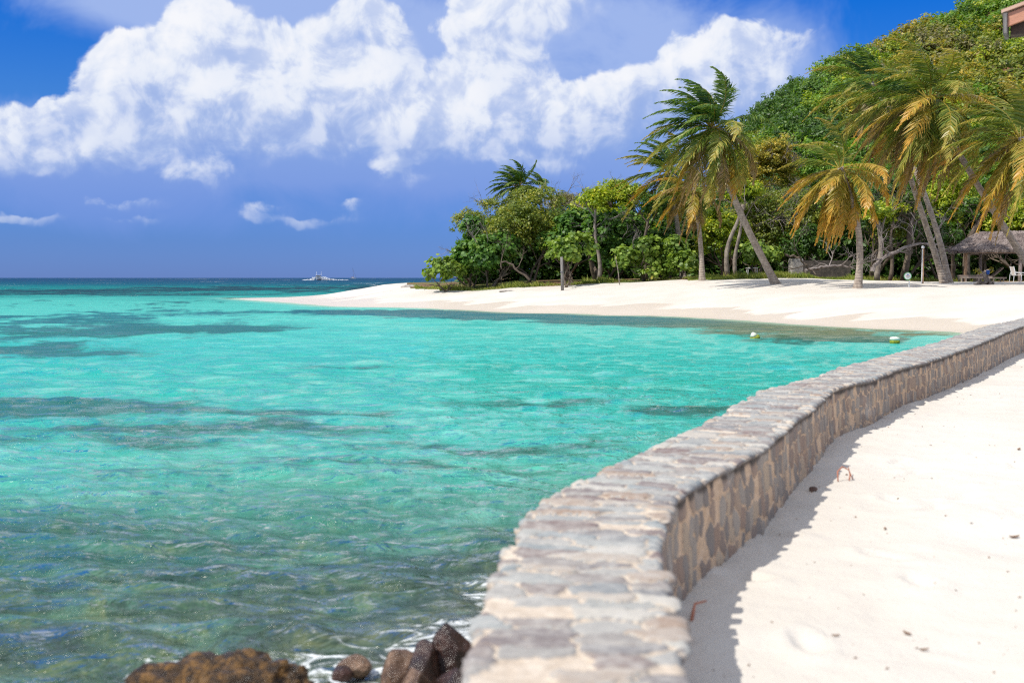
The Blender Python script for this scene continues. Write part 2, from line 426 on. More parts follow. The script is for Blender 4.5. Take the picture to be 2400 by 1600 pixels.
def terrain(x, y):
    s = sdist(x, y); yy = np.maximum(y, 1.0); u = x / yy
    cap = np.interp(u * FPX + 1200, CAPU, CAPZ)
    land = cap * sst(s, -1.5, 17.0) ** .9 * 1.0
    land = np.where(s > 0, .02 + cap * (1 - np.exp(-np.maximum(s, 0) / 6.5)) * np.clip(.75 + .25 * sst(s, 0, 14), 0, 1), 0)
    land += np.where(s > 2, (fbm(x * .25, y * .25, 4, 3) - .5) * .18 * sst(s, 2, 10), 0)
    land += np.where(s > 2, (fbm(x * 1.3, y * 1.3, 3, 5) - .5) * .05 * sst(s, 2, 10), 0)
    sea = np.maximum(s * .055, -2.5) + .02
    z = np.where(s > 0, land, sea)
    e = np.interp(u, RIDU, RIDE)
    d = yy; dr = 235.0
    hill = np.maximum(e * dr - 1.2, 0) * sst(d, 96, dr + 60) / sst(np.array(dr), 96, dr + 60) * np.where(d > dr, np.clip(1 - (d - dr) / 260, 0, 1) ** .8, 1)
    z = z + np.where(s > 5, hill * sst(s, 5, 30), 0)
    z += np.where((d > 110) & (s > 20), (fbm(x * .04, y * .04, 4, 9) - .5) * np.minimum(hill * .22, 6), 0)
    return z, s
def gz(x, y):
    z, s = terrain(np.array([float(x)]), np.array([float(y)])); return float(z[0])
def ground(x, Y):                 # a point of the ground seen in column x at distance Y
    d = ray(x, 638); X = d[0] * Y; return np.array([X, Y, gz(X, Y)])

def fan(u0, u1, nu, dists):
    u = np.linspace(u0, u1, nu); U, D = np.meshgrid(u, dists)
    X, Y = U * D, D
    n, m = D.shape
    idx = np.arange(n * m).reshape(n, m)
    F = np.stack([idx[:-1, :-1], idx[:-1, 1:], idx[1:, 1:], idx[1:, :-1]], -1).reshape(-1, 4)
    return X.ravel(), Y.ravel(), F
dd = np.concatenate([np.linspace(1.0, 34, 40), np.linspace(34.5, 150, 330), np.linspace(152, 560, 130)])
X, Y, F = fan(-.75, .95, 620, dd)
Z, S = terrain(X, Y)

# sand material: bone white coral sand, damp near the waterline, litter under the trees
m, t, o = material('sand')
b = t.node('ShaderNodeBsdfPrincipled'); geo = t.node('ShaderNodeNewGeometry'); pos = geo.outputs['Position']
n1 = t.noise(pos, .35, 5, .6); n2 = t.noise(pos, 9.0, 5, .65); n3 = t.noise(pos, 60.0, 3, .6)
dry = t.mix(t.maprange(n1, .3, .7), (.58, .535, .47), (.66, .62, .56))
dry = t.mix(t.maprange(n2, .45, .8, 0, .35), dry, (.62, .55, .48))
wetf = t.attr('wet')
wv = t.node('ShaderNodeTexNoise'); t.link(t.vmath('MULTIPLY', pos, (.07, .35, 0)), wv.inputs['Vector']); wv.inputs['Scale'].default_value = 1.0; wv.inputs['Detail'].default_value = 5
wet_edge = t.math('ADD', wetf, t.math('MULTIPLY', t.math('SUBTRACT', wv.outputs['Fac'], .5), 2.2))
wm = t.maprange(wet_edge, .40, .58)
c = t.mix(t.math('MULTIPLY', wm, .9), dry, (.60, .52, .43))
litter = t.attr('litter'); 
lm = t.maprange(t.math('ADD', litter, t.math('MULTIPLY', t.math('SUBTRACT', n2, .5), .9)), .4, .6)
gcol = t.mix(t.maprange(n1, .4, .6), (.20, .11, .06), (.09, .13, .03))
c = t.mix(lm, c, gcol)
t.link(c, b.inputs['Base Color'])
t.link(t.maprange(wm, 0, 1, .95, .35), b.inputs['Roughness']); b.inputs['Specular IOR Level'].default_value = .25
bp = t.node('ShaderNodeBump'); bp.inputs['Strength'].default_value = .5; bp.inputs['Distance'].default_value = .03
t.link(t.math('ADD', n2, t.math('MULTIPLY', n3, .25)), bp.inputs['Height']); t.link(bp.outputs[0], b.inputs['Normal'])
t.link(b.outputs[0], o.inputs[0])
SAND = m
def treeline(u):                  # distance of the edge of the wood for each direction
    return np.interp(u * FPX + 1200, [900, 961, 1100, 1214, 1628, 1900, 2084, 2200, 2400], [200, 88, 80, 79, 72, 73, 76, 78, 80])
uu = X / Y
wet = np.clip(1 - (Z - .02) / .62, 0, 1) * (S > -50)
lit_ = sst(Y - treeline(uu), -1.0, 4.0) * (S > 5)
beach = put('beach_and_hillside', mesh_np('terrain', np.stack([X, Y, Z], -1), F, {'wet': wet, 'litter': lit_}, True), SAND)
tag(beach, 'white sand beach rising to wooded hill', None, None, 'structure')

# ------------------------------------------------------------------ wall path
INN = [(1660, 1720), (1645, 1650), (1631, 1600), (1613, 1543), (1591, 1449), (1571, 1387), (1562, 1346), (1556, 1302), (1550, 1268), (1547, 1235), (1556, 1203), (1573, 1177), (1596, 1150),
       (1631, 1128), (1676, 1103), (1725, 1083), (1770, 1060), (1805, 1034), (1830, 1010), (1859, 984), (1895, 964), (1922, 938), (1948, 914), (1985, 898), (2040, 888), (2076, 874), (2110, 860), (2158, 850),
       (2192, 839), (2229, 828), (2267, 815), (2300, 801), (2324, 792), (2358, 780), (2400, 763), (2440, 751)]
OUT = [(1080, 1720), (1088, 1650), (1094, 1600), (1102, 1525), (1118, 1453), (1145, 1360), (1189, 1297), (1216, 1239), (1247, 1184), (1287, 1160), (1341, 1132), (1412, 1101), (1484, 1070), (1546, 1040),
       (1600, 1016), (1665, 984), (1702, 962), (1735, 942), (1772, 920), (1811, 905), (1879, 893), (1920, 879), (1967, 859), (2022, 847), (2090, 831), (2131, 817), (2192, 803), (2226, 792), (2263, 776), (2314, 762), (2370, 752)]
WT = .90
def resample(P, n):
    P = np.array(P); d = np.r_[0, np.cumsum(np.hypot(*np.diff(P, axis=0).T))]
    t = np.linspace(0, d[-1], n); return np.stack([np.interp(t, d, P[:, 0]), np.interp(t, d, P[:, 1])], -1), d[-1]
inn = np.array([px(a, b, WT) for a, b in INN]); outp = np.array([px(a, b, WT) for a, b in OUT])
# start the wall behind the camera's feet, end it in the far beach
inn = np.vstack([[inn[0] + (inn[0] - inn[1]) * 2.5], inn, [inn[-1] + np.array([4.5, 8.3])]])
outp = np.vstack([[outp[0] + (outp[0] - outp[1]) * 2.5], outp, [outp[-1] + np.array([7.0, 12.0])]])
ir, Li = resample(inn, 400); orr, Lo = resample(outp, 400)
# centre line: midpoint of nearest inner/outer points, then smoothed
dm = np.hypot(ir[:, None, 0] - orr[None, :, 0], ir[:, None, 1] - orr[None, :, 1])
j = dm.argmin(1); j = np.maximum.accumulate(j)
mid = (ir + orr[j]) / 2; wid = dm[np.arange(400), j]
def smooth(a, k=9):
    pad = np.pad(a, ((k, k),) + ((0, 0),) * (a.ndim - 1), mode='edge'); ker = np.ones(2 * k + 1) / (2 * k + 1)
    return np.apply_along_axis(lambda c_: np.convolve(c_, ker, 'valid'), 0, pad)
mid = smooth(mid, 2); wid = np.clip(smooth(wid[:, None], 5)[:, 0], .48, .66)
seg = np.r_[0, np.cumsum(np.hypot(*np.diff(mid, axis=0).T))]; WL = seg[-1]
print('wall length', WL, 'width', wid.min(), wid.mean(), wid.max())
def wall_at(s):
    x = np.interp(s, seg, mid[:, 0]); y = np.interp(s, seg, mid[:, 1]); e = .25
    tx = np.interp(s + e, seg, mid[:, 0]) - np.interp(s - e, seg, mid[:, 0]); ty = np.interp(s + e, seg, mid[:, 1]) - np.interp(s - e, seg, mid[:, 1])
    L = np.hypot(tx, ty) + 1e-9
    return x, y, tx / L, ty / L, np.interp(s, seg, wid)
# profile across the wall: (lateral offset in half widths from -1 sea side .. 1 sand side, height)
def stones(s, q, seed, cs, cq, pw=3.2):
    """cell pattern in (s along, q across); returns edge distance, id"""
    gi, gj = np.floor(s / cs), np.floor(q / cq)
    best = np.full(s.shape, 9.0); sec = np.full(s.shape, 9.0); bid = np.zeros(s.shape)
    for di in (-2, -1, 0, 1, 2):
        for dj in (-2, -1, 0, 1, 2):
            ci, cj = gi + di, gj + dj
            sx = (ci + .5 + .5 * (np.mod(cj, 2) - .5) + (_hash(ci, cj, seed) - .5) * .75) * cs
            sq = (cj + .5 + (_hash(ci, cj, seed + 1) - .5) * .6) * cq
            dx, dq = np.abs(s - sx) / cs, np.abs(q - sq) / cq
            d = (dx ** pw + dq ** pw) ** (1 / pw)
            cid = _hash(ci, cj, seed + 2) + .0001
            m_ = d < best
            sec = np.where(m_, best, np.minimum(sec, d)); bid = np.where(m_, cid, bid); best = np.where(m_, d, best)
    return sec - best, bid
sl_ = [0.0]
while sl_[-1] < WL:
    s0 = sl_[-1]; dist = np.hypot(np.interp(s0, seg, mid[:, 0]), np.interp(s0, seg, mid[:, 1]))
    sl_.append(s0 + max(.009, .0022 * dist))
sv = np.array(sl_)
TOPN, SIDEN = 64, 48
# local cross profile
prof = [('o', v) for v in np.linspace(0, 1, 26)[:-1]] + [('t', v) for v in np.linspace(0, 1, TOPN)] + [('i', v) for v in np.linspace(0, 1, SIDEN)[1:]]
NP_ = len(prof)
SS = np.repeat(sv[:, None], NP_, 1)
x, y, tx, ty, wd = wall_at(sv)
nx, ny = ty, -tx                 # towards the sand
VX = np.zeros((len(sv), NP_)); VY = VX.copy(); VZ = VX.copy(); MS = VX.copy(); ID = VX.copy(); SIDE = VX.copy(); SLATE_SHADE = VX.copy()
sandz = np.interp(np.hypot(x, y), [0, 6, 14, 25, 40], [.37, .38, .44, .30, .25])
kt = np.array([p[0] for p in prof]); kv = np.array([p[1] for p in prof])
for part in 'oti':
    c_ = kt == part; v = kv[c_][None, :]; s_ = SS[:, c_]
    w2 = wd[:, None] / 2
    wob = (fbm(s_ * 5, v * 0 + 3, 3, 11) - .5)
    if part == 't':
        q = (v - .5) * wd[:, None]
        ed, cid = stones(s_ + .075 * (fbm(s_ * 9, q * 9, 4, 41, .6) - .5), q + 7 + .12 * (fbm(s_ * 8, q * 8, 4, 43, .6) - .5), 21, .105, .225)
        st = sst(ed, .02, .11) * (cid > .06)
        lat = q; z = WT - .012 + .016 * st * (.4 + cid * .8) + .010 * (fbm(s_ * 6, q * 6, 3, 12) - .5) + .006 * (fbm(s_ * 45, q * 45, 2, 14) - .5)
        z -= .016 * sst(np.abs(q) / w2, .93, 1.0)
        edge = sst(np.abs(q) / w2, .80, 1.0) * np.sign(q)
        lat = lat + edge * ((cid - .35) * .055 * np.where(st > .2, 1, .15) + .010 * (fbm(s_ * 30, q * 0, 2, 5) - .5))
        lat = lat + wob * .03
        side = np.zeros_like(lat)
    else:
        sg = 1 if part == 'i' else -1
        h = (1 - v) if part == 'i' else v
        zb = (sandz[:, None] - .15) if part == 'i' else -.45
        z = zb + (WT - .035 - zb) * h
        hh = z + 0 * s_
        ed, cid = stones(s_ * 1.0 + 40 * sg + .05 * (fbm(s_ * 8, hh * 8, 2, 44) - .5), hh + 9 + .05 * (fbm(s_ * 8, hh * 8, 2, 45) - .5), 31, .10, .15)
        st = sst(ed, .04, .16) * (cid > .16)
        lat = sg * (w2 - .012 + .012 * st + .022 * (fbm(s_ * 7, hh * 7, 3, 6) - .5) + .03 * (1 - h) * 1.0 - .006) + wob * .03
        side = np.ones_like(lat) * np.where(part == 'i', 1, .5)
        z = z + 0 * s_
    if part == 'i': SLATE_SHADE[:, c_] = sst(z + .05 * (fbm(s_ * 9, z * 2, 3, 66) - .5) + .03 * (cid - .5), WT - .085, WT - .055)  # dark slate edge and the coping's shadow line, painted as one ragged band
    VX[:, c_] = x[:, None] + nx[:, None] * lat; VY[:, c_] = y[:, None] + ny[:, None] * lat; VZ[:, c_] = z
    MS[:, c_] = st; ID[:, c_] = cid; SIDE[:, c_] = side
n, mm = VX.shape; idx = np.arange(n * mm).reshape(n, mm)
WF = np.stack([idx[:-1, :-1], idx[:-1, 1:], idx[1:, 1:], idx[1:, :-1]], -1).reshape(-1, 4)
m, t, o = material('rubble_masonry')
b = t.node('ShaderNodeBsdfPrincipled'); geo = t.node('ShaderNodeNewGeometry'); pos = geo.outputs['Position']
cid = t.attr('stone_id'); ms = t.attr('stone'); sd = t.attr('side')
n1 = t.noise(pos, 14.0, 6, .7); n2 = t.noise(pos, 60.0, 4, .6); n0 = t.noise(pos, 2.0, 3, .6)
sc_ = t.ramp(cid, [(.10, (.34, .33, .31)), (.26, (.22, .25, .26)), (.40, (.17, .115, .11)), (.52, (.34, .35, .33)), (.64, (.20, .145, .135)), (.76, (.24, .27, .28)), (.88, (.46, .43, .38)), (1, (.30, .22, .17))])
sc_ = t.mix(t.maprange(n1, .35, .75, .0, .6), sc_, (.52, .50, .46))
side_st = t.ramp(cid, [(.2, (.36, .31, .26)), (.5, (.23, .20, .18)), (.75, (.31, .22, .17)), (1, (.46, .36, .26))])
sc_ = t.mix(t.math('MINIMUM', sd, 1.0), sc_, side_st)
mor = t.mix(t.maprange(n1, .3, .7), (.46, .38, .30), (.62, .54, .45))
morS = t.mix(t.maprange(n1, .3, .7), (.52, .36, .23), (.68, .50, .35))
mor = t.mix(t.math('MINIMUM', sd, 1.0), mor, morS)
edge = t.math('ADD', ms, t.math('MULTIPLY', t.math('SUBTRACT', n1, .5), .9))
c = t.mix(t.maprange(edge, .34, .60), mor, sc_)
c = t.mix(t.attr('cap'), c, (.085, .07, .06))  # slate edge with the shadow under the coping put into the colour
c = t.mix(t.maprange(n2, .55, .75, 0, .30), c, (.18, .15, .13))
c = t.mix(t.maprange(n0, .62, .8, 0, .4), c, (.7, .66, .6))
t.link(c, b.inputs['Base Color']); b.inputs['Roughness'].default_value = .85; b.inputs['Specular IOR Level'].default_value = .25
bp = t.node('ShaderNodeBump'); bp.inputs['Strength'].default_value = .6; bp.inputs['Distance'].default_value = .008
t.link(t.math('ADD', n1, t.math('MULTIPLY', n2, .4)), bp.inputs['Height']); t.link(bp.outputs[0], b.inputs['Normal'])
t.link(b.outputs[0], o.inputs[0])
MASON = m
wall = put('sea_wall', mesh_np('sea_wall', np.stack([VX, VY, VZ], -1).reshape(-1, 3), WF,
           {'stone': MS.ravel(), 'stone_id': ID.ravel(), 'side': SIDE.ravel(), 'cap': SLATE_SHADE.ravel()}, True), MASON)
tag(wall, 'long low winding stone and mortar wall between the sea and the sand', 'wall')

# ------------------------------------------------------------------ near sand behind the wall
sN = [0.0]
while sN[-1] < WL + 0:
    s0 = sN[-1]; dist = np.hypot(np.interp(s0, seg, mid[:, 0]), np.interp(s0, seg, mid[:, 1]))
    sN.append(s0 + max(.035, .006 * dist))
sN = np.array(sN)
lat = np.concatenate([np.linspace(-.1, 1.0, 40), 1.0 + np.cumsum(np.linspace(.03, .14, 110)), 11 + np.cumsum(np.linspace(.5, 2.5, 20))])
x, y, tx, ty, wd = wall_at(sN)
tx, ty = smooth(tx[:, None], 40)[:, 0], smooth(ty[:, None], 40)[:, 0]
# rows run horizontally to the right so that they never cross
Xs = x[:, None] + lat[None, :] * 1.0 + 0 * y[:, None]; Ys = y[:, None] - lat[None, :] * .12
D_ = np.hypot(Xs, Ys)
Zs = np.interp(Ys + lat[None, :] * .12, [0, 6, 14, 25, 40], [.37, .38, .44, .30, .25]) + .03 * sst(lat[None, :], .3, 3)
Zs += (fbm(Xs * 1.1, Ys * 1.1, 3, 51) - .5) * .10 * sst(lat[None, :], .3, 1.2) + (fbm(Xs * 5, Ys * 5, 3, 52) - .5) * .028
# footprints
fr = np.random.default_rng(3)
dimp = np.zeros_like(Zs)
for k in range(260):
    fx, fy = fr.uniform(.9, 9), fr.uniform(2.2, 22); a = fr.uniform(0, 3.14); ca, sa = math.cos(a), math.sin(a)
    m_ = (np.abs(Xs - fx) < .4) & (np.abs(Ys - fy) < .4)
    dx, dy = Xs[m_] - fx, Ys[m_] - fy
    p_, q_ = dx * ca + dy * sa, -dx * sa + dy * ca
    r2 = (p_ / .14) ** 2 + (q_ / .06) ** 2
    dimp[m_] += -.032 * np.exp(-r2) + .016 * np.exp(-(np.sqrt(r2) - 1.5) ** 2 * 4)
Zs += dimp
n, mm = Xs.shape; idx = np.arange(n * mm).reshape(n, mm)
NF = np.stack([idx[:-1, :-1], idx[:-1, 1:], idx[1:, 1:], idx[1:, :-1]], -1).reshape(-1, 4)
ns = put('sand', mesh_np('sand', np.stack([Xs, Ys, Zs], -1).reshape(-1, 3), NF, {'wet': np.zeros(Xs.size), 'litter': np.zeros(Xs.size)}, True), SAND)
tag(ns, 'pale sand terrace behind the wall', None, None, 'structure')

# ------------------------------------------------------------------ sea
inv = np.linspace(1 / 2.2, 1 / 90.0, 760)
dd = np.concatenate([1 / inv, np.geomspace(91.5, 1500, 150), np.geomspace(1600, 30000, 30)])
X, Y, F = fan(-.80, .62, 950, dd)
u = X / Y; row = 638 + CAMZ * 2613.7 / Y; xd = 1176 + u * 2613.7
S = np.full(X.shape, -200.0); nearm = Y < 220; S[nearm] = sdist(X[nearm], Y[nearm])
wr = np.random.default_rng(11)
Z = np.zeros_like(X)
for k in range(48):
    L = .17 * (1.078 ** k)
    th = wr.normal(-.32, .50); kx, ky = math.sin(th) * 2 * math.pi / L, -math.cos(th) * 2 * math.pi / L
    A = .0040 * L ** .5 * (1.9 if .22 < L < 1.1 else 1.0)
    ph = wr.uniform(0, 6.28)
    damp = 1 / (1 + (Y / (L * 45)) ** 4)            # a wave shorter than the mesh can carry fades out
    arg = kx * X + ky * Y + ph + 1.6 * fbm(X / L * .3, Y / L * .3, 2, 60 + k)
    Z += A * damp * (1 - 2 * np.abs(np.sin(arg / 2)) ** 1.4) * (.55 + .9 * fbm(X / L * .16 + k, Y / L * .16, 2, k))
dwall = np.full(X.shape, 50.0); nm = Y < 45
cw = mid[::4]
dwall[nm] = np.min(np.hypot(X[nm][:, None] - cw[None, :, 0], Y[nm][:, None] - cw[None, :, 1]), 1)
calm = np.where(S > -200, sst(-S, -1, 8), 1.0)
Z = Z * (.15 + .85 * calm) * np.where(Y < 220, 1, 1.0)
# the low swell standing off the sand spit
Z += .10 * np.exp(-((X + 31) / 4.0) ** 2) * np.exp(-((Y - 108) / 7) ** 2)
GRASS = [(1450, 727, 330, 3.6, 1.2), (1200, 721, 330, 3.0, 1.2), (900, 716, 300, 2.8, 1.1), (1620, 736, 250, 5, 1.1), (1750, 745, 330, 8, 1.0), (2050, 762, 230, 9, .95), (1480, 737, 150, 5, .8), (450, 752, 130, 6.5, 1.1), (370, 762, 60, 4, .8),
         (180, 745, 380, 24, .62), (100, 803, 230, 12, .75), (0, 800, 120, 5, .6), (120, 926, 260, 16, .8), (250, 925, 220, 9, .5), (1200, 916, 170, 8, .55), (1560, 944, 110, 8, .9), (790, 838, 110, 3, .6),
         (560, 968, 330, 14, .62), (330, 990, 330, 22, .5), (1080, 1005, 260, 16, .5), (900, 1060, 320, 14, .45), (480, 1085, 260, 14, .4), (650, 942, 240, 6, .55),
         (700, 662, 330, 3.2, .95), (330, 667, 280, 2.6, .8), (120, 673, 220, 4, .6), (500, 676, 180, 2, .5), (870, 655, 90, 2, .6), (1950, 756, 330, 14, .85), (1850, 775, 200, 5, .3), (1650, 762, 100, 4, .3), (480, 1220, 420, 40, .35)]
gr = np.zeros_like(X)
wx = (fbm(X * .18, Y * .10, 4, 71) - .5); wy = (fbm(X * .15 + 9, Y * .10, 4, 72) - .5) + .8 * (fbm(X * .7, Y * .35, 4, 74, .6) - .5)
for (gx, gy, sx, sy, st) in GRASS:
    yy_ = (row + wy * sy * 4.2 - gy) / sy; xx_ = (xd + wx * sx * 1.6 - gx) / sx
    gr += st * np.exp(-(np.abs(xx_) ** 2.6 + np.abs(yy_) ** 2.6) * .8)
gr = np.clip(gr, 0, 1.2)
oliv = np.exp(-np.abs((xd - 1950) / 420) ** 3 - np.abs((row - 757) / 22) ** 3)
zone = np.sqrt(np.clip(row - 638, 0, 930) / 930)
thin = sst(-S, .1, 3.2) * (Y < 220) + (Y >= 220)
murk = sst(-dwall, -2.6, -.5) * sst(-Y, -24, -9)
foam = np.zeros_like(X)
foam += .9 * np.exp(-((S + .5) / .55) ** 2) * (X < -3) * (X > -40) * (.4 + .8 * fbm(X * .3, Y * .3, 3, 81))
foam += .75 * np.exp(-((S + .25) / .4) ** 2) * sst(fbm(X * .11, Y * .11, 2, 82), .42, .6)
foam += 1.0 * np.exp(-((dwall - .45) / .38) ** 2) * sst(-Y, -13, -3) * (.35 + .65 * fbm(X * 1.2, Y * 1.2, 3, 83))
foam += .62 * np.exp(-((dwall - .9) / .6) ** 2) * np.exp(-((Y - 7.2) / 1.3) ** 2)
for (rx, ry, rr) in [(-.72, 5.7, .40), (-.35, 5.6, .35), (-.5, 5.2, .35), (-.25, 6.2, .30), (-1.15, 5.9, .25), (-.15, 7.2, .3), (-.95, 5.3, .3), (-1.9, 5.7, .3)]:
    foam += .50 * np.exp(-((np.hypot(X - rx, Y - ry) / rr) ** 2))
far = sst(Y, 150, 320)
foam += far * .9 * sst(fbm(X / (2.5 + Y * .0028), Y / (Y * .035 + 6), 3, 91), .735, .80) 
foam += np.exp(-((xd - 470) / 90) ** 2) * sst(Y, 600, 900) * sst(-Y, -2600, -1800) * .8 * sst(fbm(X / 30, Y / 300, 2, 92), .45, .6)
foam = np.clip(foam, 0, .80)
m, t, o = material('sea_water')
geo = t.node('ShaderNodeNewGeometry'); pos = geo.outputs['Position']
za, ga, fa, ta, mu = [t.attr(q) for q in ('zone', 'grass', 'foam', 'thin', 'murk')]
def stretched(sx, sy, sc, det=4, rough=.6, dist=0.0):
    return t.noise(t.vmath('MULTIPLY', pos, (sx, sy, 0.0)), sc, det, rough, dist, dim='2D')
n_big = stretched(.06, .10, 1.0, 4, .6)
n_mid = stretched(.35, .55, 1.0, 5, .62)
n_small = stretched(.9, 1.5, 1.0, 6, .7, .5)
n_rock = stretched(2.4, 1.9, 1.0, 7, .72, .9)
n_fine = stretched(5.0, 7.0, 1.0, 5, .65)
zj = t.math('ADD', za, t.math('MULTIPLY', t.math('SUBTRACT', n_big, .5), t.math('MULTIPLY', za, .34)))
zj = t.math('ADD', zj, t.math('MULTIPLY', t.math('SUBTRACT', n_mid, .5), t.math('MULTIPLY', za, .10)))
body = t.ramp(zj, [(0.0, (.004, .040, .100)), (.08, (.004, .050, .115)), (.125, (.003, .085, .135)), (.15, (.004, .17, .18)), (.20, (.012, .24, .22)), (.25, (.07, .45, .38)), (.33, (.08, .50, .42)),
    (.43, (.022, .44, .385)), (.50, (.006, .42, .335)), (.60, (.035, .40, .325)), (.70, (.07, .40, .29)), (.78, (.035, .24, .18)), (.85, (.022, .13, .095)), (.93, (.045, .10, .065)), (1.0, (.065, .085, .058))])
body = t.mix(t.math('MULTIPLY', t.maprange(n_small, .48, .66, 0, .5), t.maprange(za, .2, .35)), body, (.20, .60, .50))
body = t.mix(t.math('MULTIPLY', t.maprange(n_mid, .52, .40, 0, .35), t.maprange(za, .2, .35)), body, (.004, .34, .30))
# bright sand and weedy stones seen through the clear shallows in front
nearf = t.maprange(za, .66, .86)
n_rock = t.math('ADD', t.math('MULTIPLY', n_rock, .7), t.math('MULTIPLY', t.noise(t.vmath('MULTIPLY', pos, (7.5, 7.5, 0)), 1.0, 4, .7, .8), .3))
rk = t.ramp(n_rock, [(.30, (.008, .022, .024)), (.42, (.018, .055, .040)), (.52, (.04, .10, .055)), (.60, (.10, .15, .055)), (.70, (.22, .22, .10))])
body = t.mix(t.math('MULTIPLY', nearf, .75), body, rk)
body = t.mix(t.maprange(t.math('ADD', t.attr('shallow'), t.math('MULTIPLY', t.math('SUBTRACT', n_mid, .5), .4)), .15, .95, 0, .85), body, (.38, .66, .56))
gcol = t.ramp(za, [(0, (.003, .03, .06)), (.2, (.008, .045, .06)), (.3, (.004, .12, .15)), (.36, (.008, .13, .12)), (.5, (.004, .14, .115)), (.7, (.012, .12, .08)), (1, (.03, .06, .03))])
gcol = t.mix(t.attr('olive'), gcol, t.ramp(n_small, [(.35, (.03, .075, .06)), (.5, (.09, .12, .045)), (.65, (.17, .19, .09))]))
gm = t.math('ADD', ga, t.math('MULTIPLY', t.math('SUBTRACT', n_mid, .5), .9))
gm = t.math('ADD', gm, t.math('MULTIPLY', t.math('SUBTRACT', n_small, .5), 1.3))
gm = t.math('ADD', gm, t.math('MULTIPLY', t.math('SUBTRACT', n_fine, .5), .5))
body = t.mix(t.math('MULTIPLY', t.maprange(gm, .05, .62, 0, .96), t.maprange(ga, .02, .25)), body, gcol)
# weed turns olive on the shallow bottom near the beach
body = t.mix(mu, body, t.ramp(n_rock, [(.35, (.018, .022, .02)), (.5, (.05, .05, .035)), (.62, (.10, .10, .05)), (.75, (.06, .055, .05))]))
dif = t.node('ShaderNodeBsdfDiffuse'); t.link(body, dif.inputs['Color'])
glo = t.node('ShaderNodeBsdfGlossy'); glo.inputs['Roughness'].default_value = .07; glo.inputs['Color'].default_value = (.96, .95, .90, 1)
fre = t.node('ShaderNodeFresnel'); fre.inputs['IOR'].default_value = 1.33
prin = t.node('ShaderNodeMixShader')
t.link(t.math('MINIMUM', t.math('MULTIPLY', fre.outputs[0], t.maprange(za, .05, .7, .42, 1.7)), t.maprange(za, .05, .7, .15, .78)), prin.inputs[0])
t.link(dif.outputs[0], prin.inputs[1]); t.link(glo.outputs[0], prin.inputs[2])
# ripples: finer near the viewer, broader far away
r1 = stretched(4.2, 6.5, 1.0, 2.5, .55, .6); r2 = stretched(1.7, 3.6, 1.0, 5, .66, .5); r3 = stretched(.22, .6, 1.0, 6, .65, .5)
hh = t.math('ADD', t.math('MULTIPLY', r1, t.maprange(za, .2, .7, .058, .062)), t.math('MULTIPLY', r2, .115))
hh = t.math('ADD', hh, t.math('MULTIPLY', r3, t.maprange(za, .1, .5, .70, .07)))
bp = t.node('ShaderNodeBump'); bp.inputs['Strength'].default_value = .9; bp.inputs['Distance'].default_value = 1.0
t.link(hh, bp.inputs['Height']); t.link(bp.outputs[0], glo.inputs['Normal']); t.link(bp.outputs[0], fre.inputs['Normal']); t.link(bp.outputs[0], dif.inputs['Normal'])
tr = t.node('ShaderNodeBsdfTransparent'); tr.inputs[0].default_value = (.80, .97, .90, 1)
mx = t.node('ShaderNodeMixShader')
thn = t.math('ADD', ta, t.math('MULTIPLY', t.math('SUBTRACT', n_mid, .5), .25))
t.link(t.maprange(thn, .0, .8, .14, 1.0), mx.inputs[0]); t.link(tr.outputs[0], mx.inputs[1]); t.link(prin.outputs[0], mx.inputs[2])
fo = t.node('ShaderNodeBsdfPrincipled'); fo.inputs['Base Color'].default_value = (.82, .86, .88, 1); fo.inputs['Roughness'].default_value = .6
fn = stretched(4.5, 9.0, 1.0, 8, .75, 1.2)
fm = t.maprange(t.math('ADD', fa, t.math('MULTIPLY', t.math('SUBTRACT', fn, .5), 3.2)), .66, 1.1)
fm = t.math('MULTIPLY', fm, t.maprange(fa, .05, .3, 0, .85))
mx2 = t.node('ShaderNodeMixShader'); t.link(fm, mx2.inputs[0]); t.link(mx.outputs[0], mx2.inputs[1]); t.link(fo.outputs[0], mx2.inputs[2])
t.link(mx2.outputs[0], o.inputs[0])
SEA = m
sea = put('sea', mesh_np('sea', np.stack([X, Y, Z], -1), F, {'zone': zone, 'grass': gr, 'foam': foam, 'thin': thin, 'murk': murk, 'shallow': np.exp(np.minimum(S, 0) / 2.6) * (Y < 220), 'olive': oliv}, True), SEA)
tag(sea, 'turquoise rippled sea out to the horizon', None, None, 'structure')
del X, Y, Z, F, u, row, xd, S, gr, foam

# ------------------------------------------------------------------ rocks
def rockmesh(size, seed, rough=.22, fine=.05, sub=5, flat=0.0):
    import bmesh
    bm = bmesh.new(); bmesh.ops.create_icosphere(bm, subdivisions=sub, radius=1)
    V = np.array([v.co[:] for v in bm.verts]); F = np.array([[v.index for v in f.verts] for f in bm.faces]); bm.free()
    def n3(P, s, sd): return (fbm(P[:, 0] * s + 5, P[:, 1] * s + 5, 4, sd) + fbm(P[:, 1] * s + 15, P[:, 2] * s + 9, 4, sd + 9) + fbm(P[:, 2] * s + 3, P[:, 0] * s + 21, 4, sd + 5)) / 3 - .5
    r = 1 + rough * 3 * n3(V, 1.1, seed) + fine * 3 * n3(V, 5, seed + 3) + fine * 1.7 * n3(V, 16, seed + 7)
    if flat:
        prs = np.random.default_rng(seed)
        for k in range(9):                      # chisel flat faces
            nn = prs.normal(size=3); nn /= np.linalg.norm(nn); c = prs.uniform(.42, .72)
            dpt = (V * r[:, None]) @ nn; over = np.maximum(dpt - c, 0); r = r - over * flat
    return V * r[:, None] * np.array(size), F
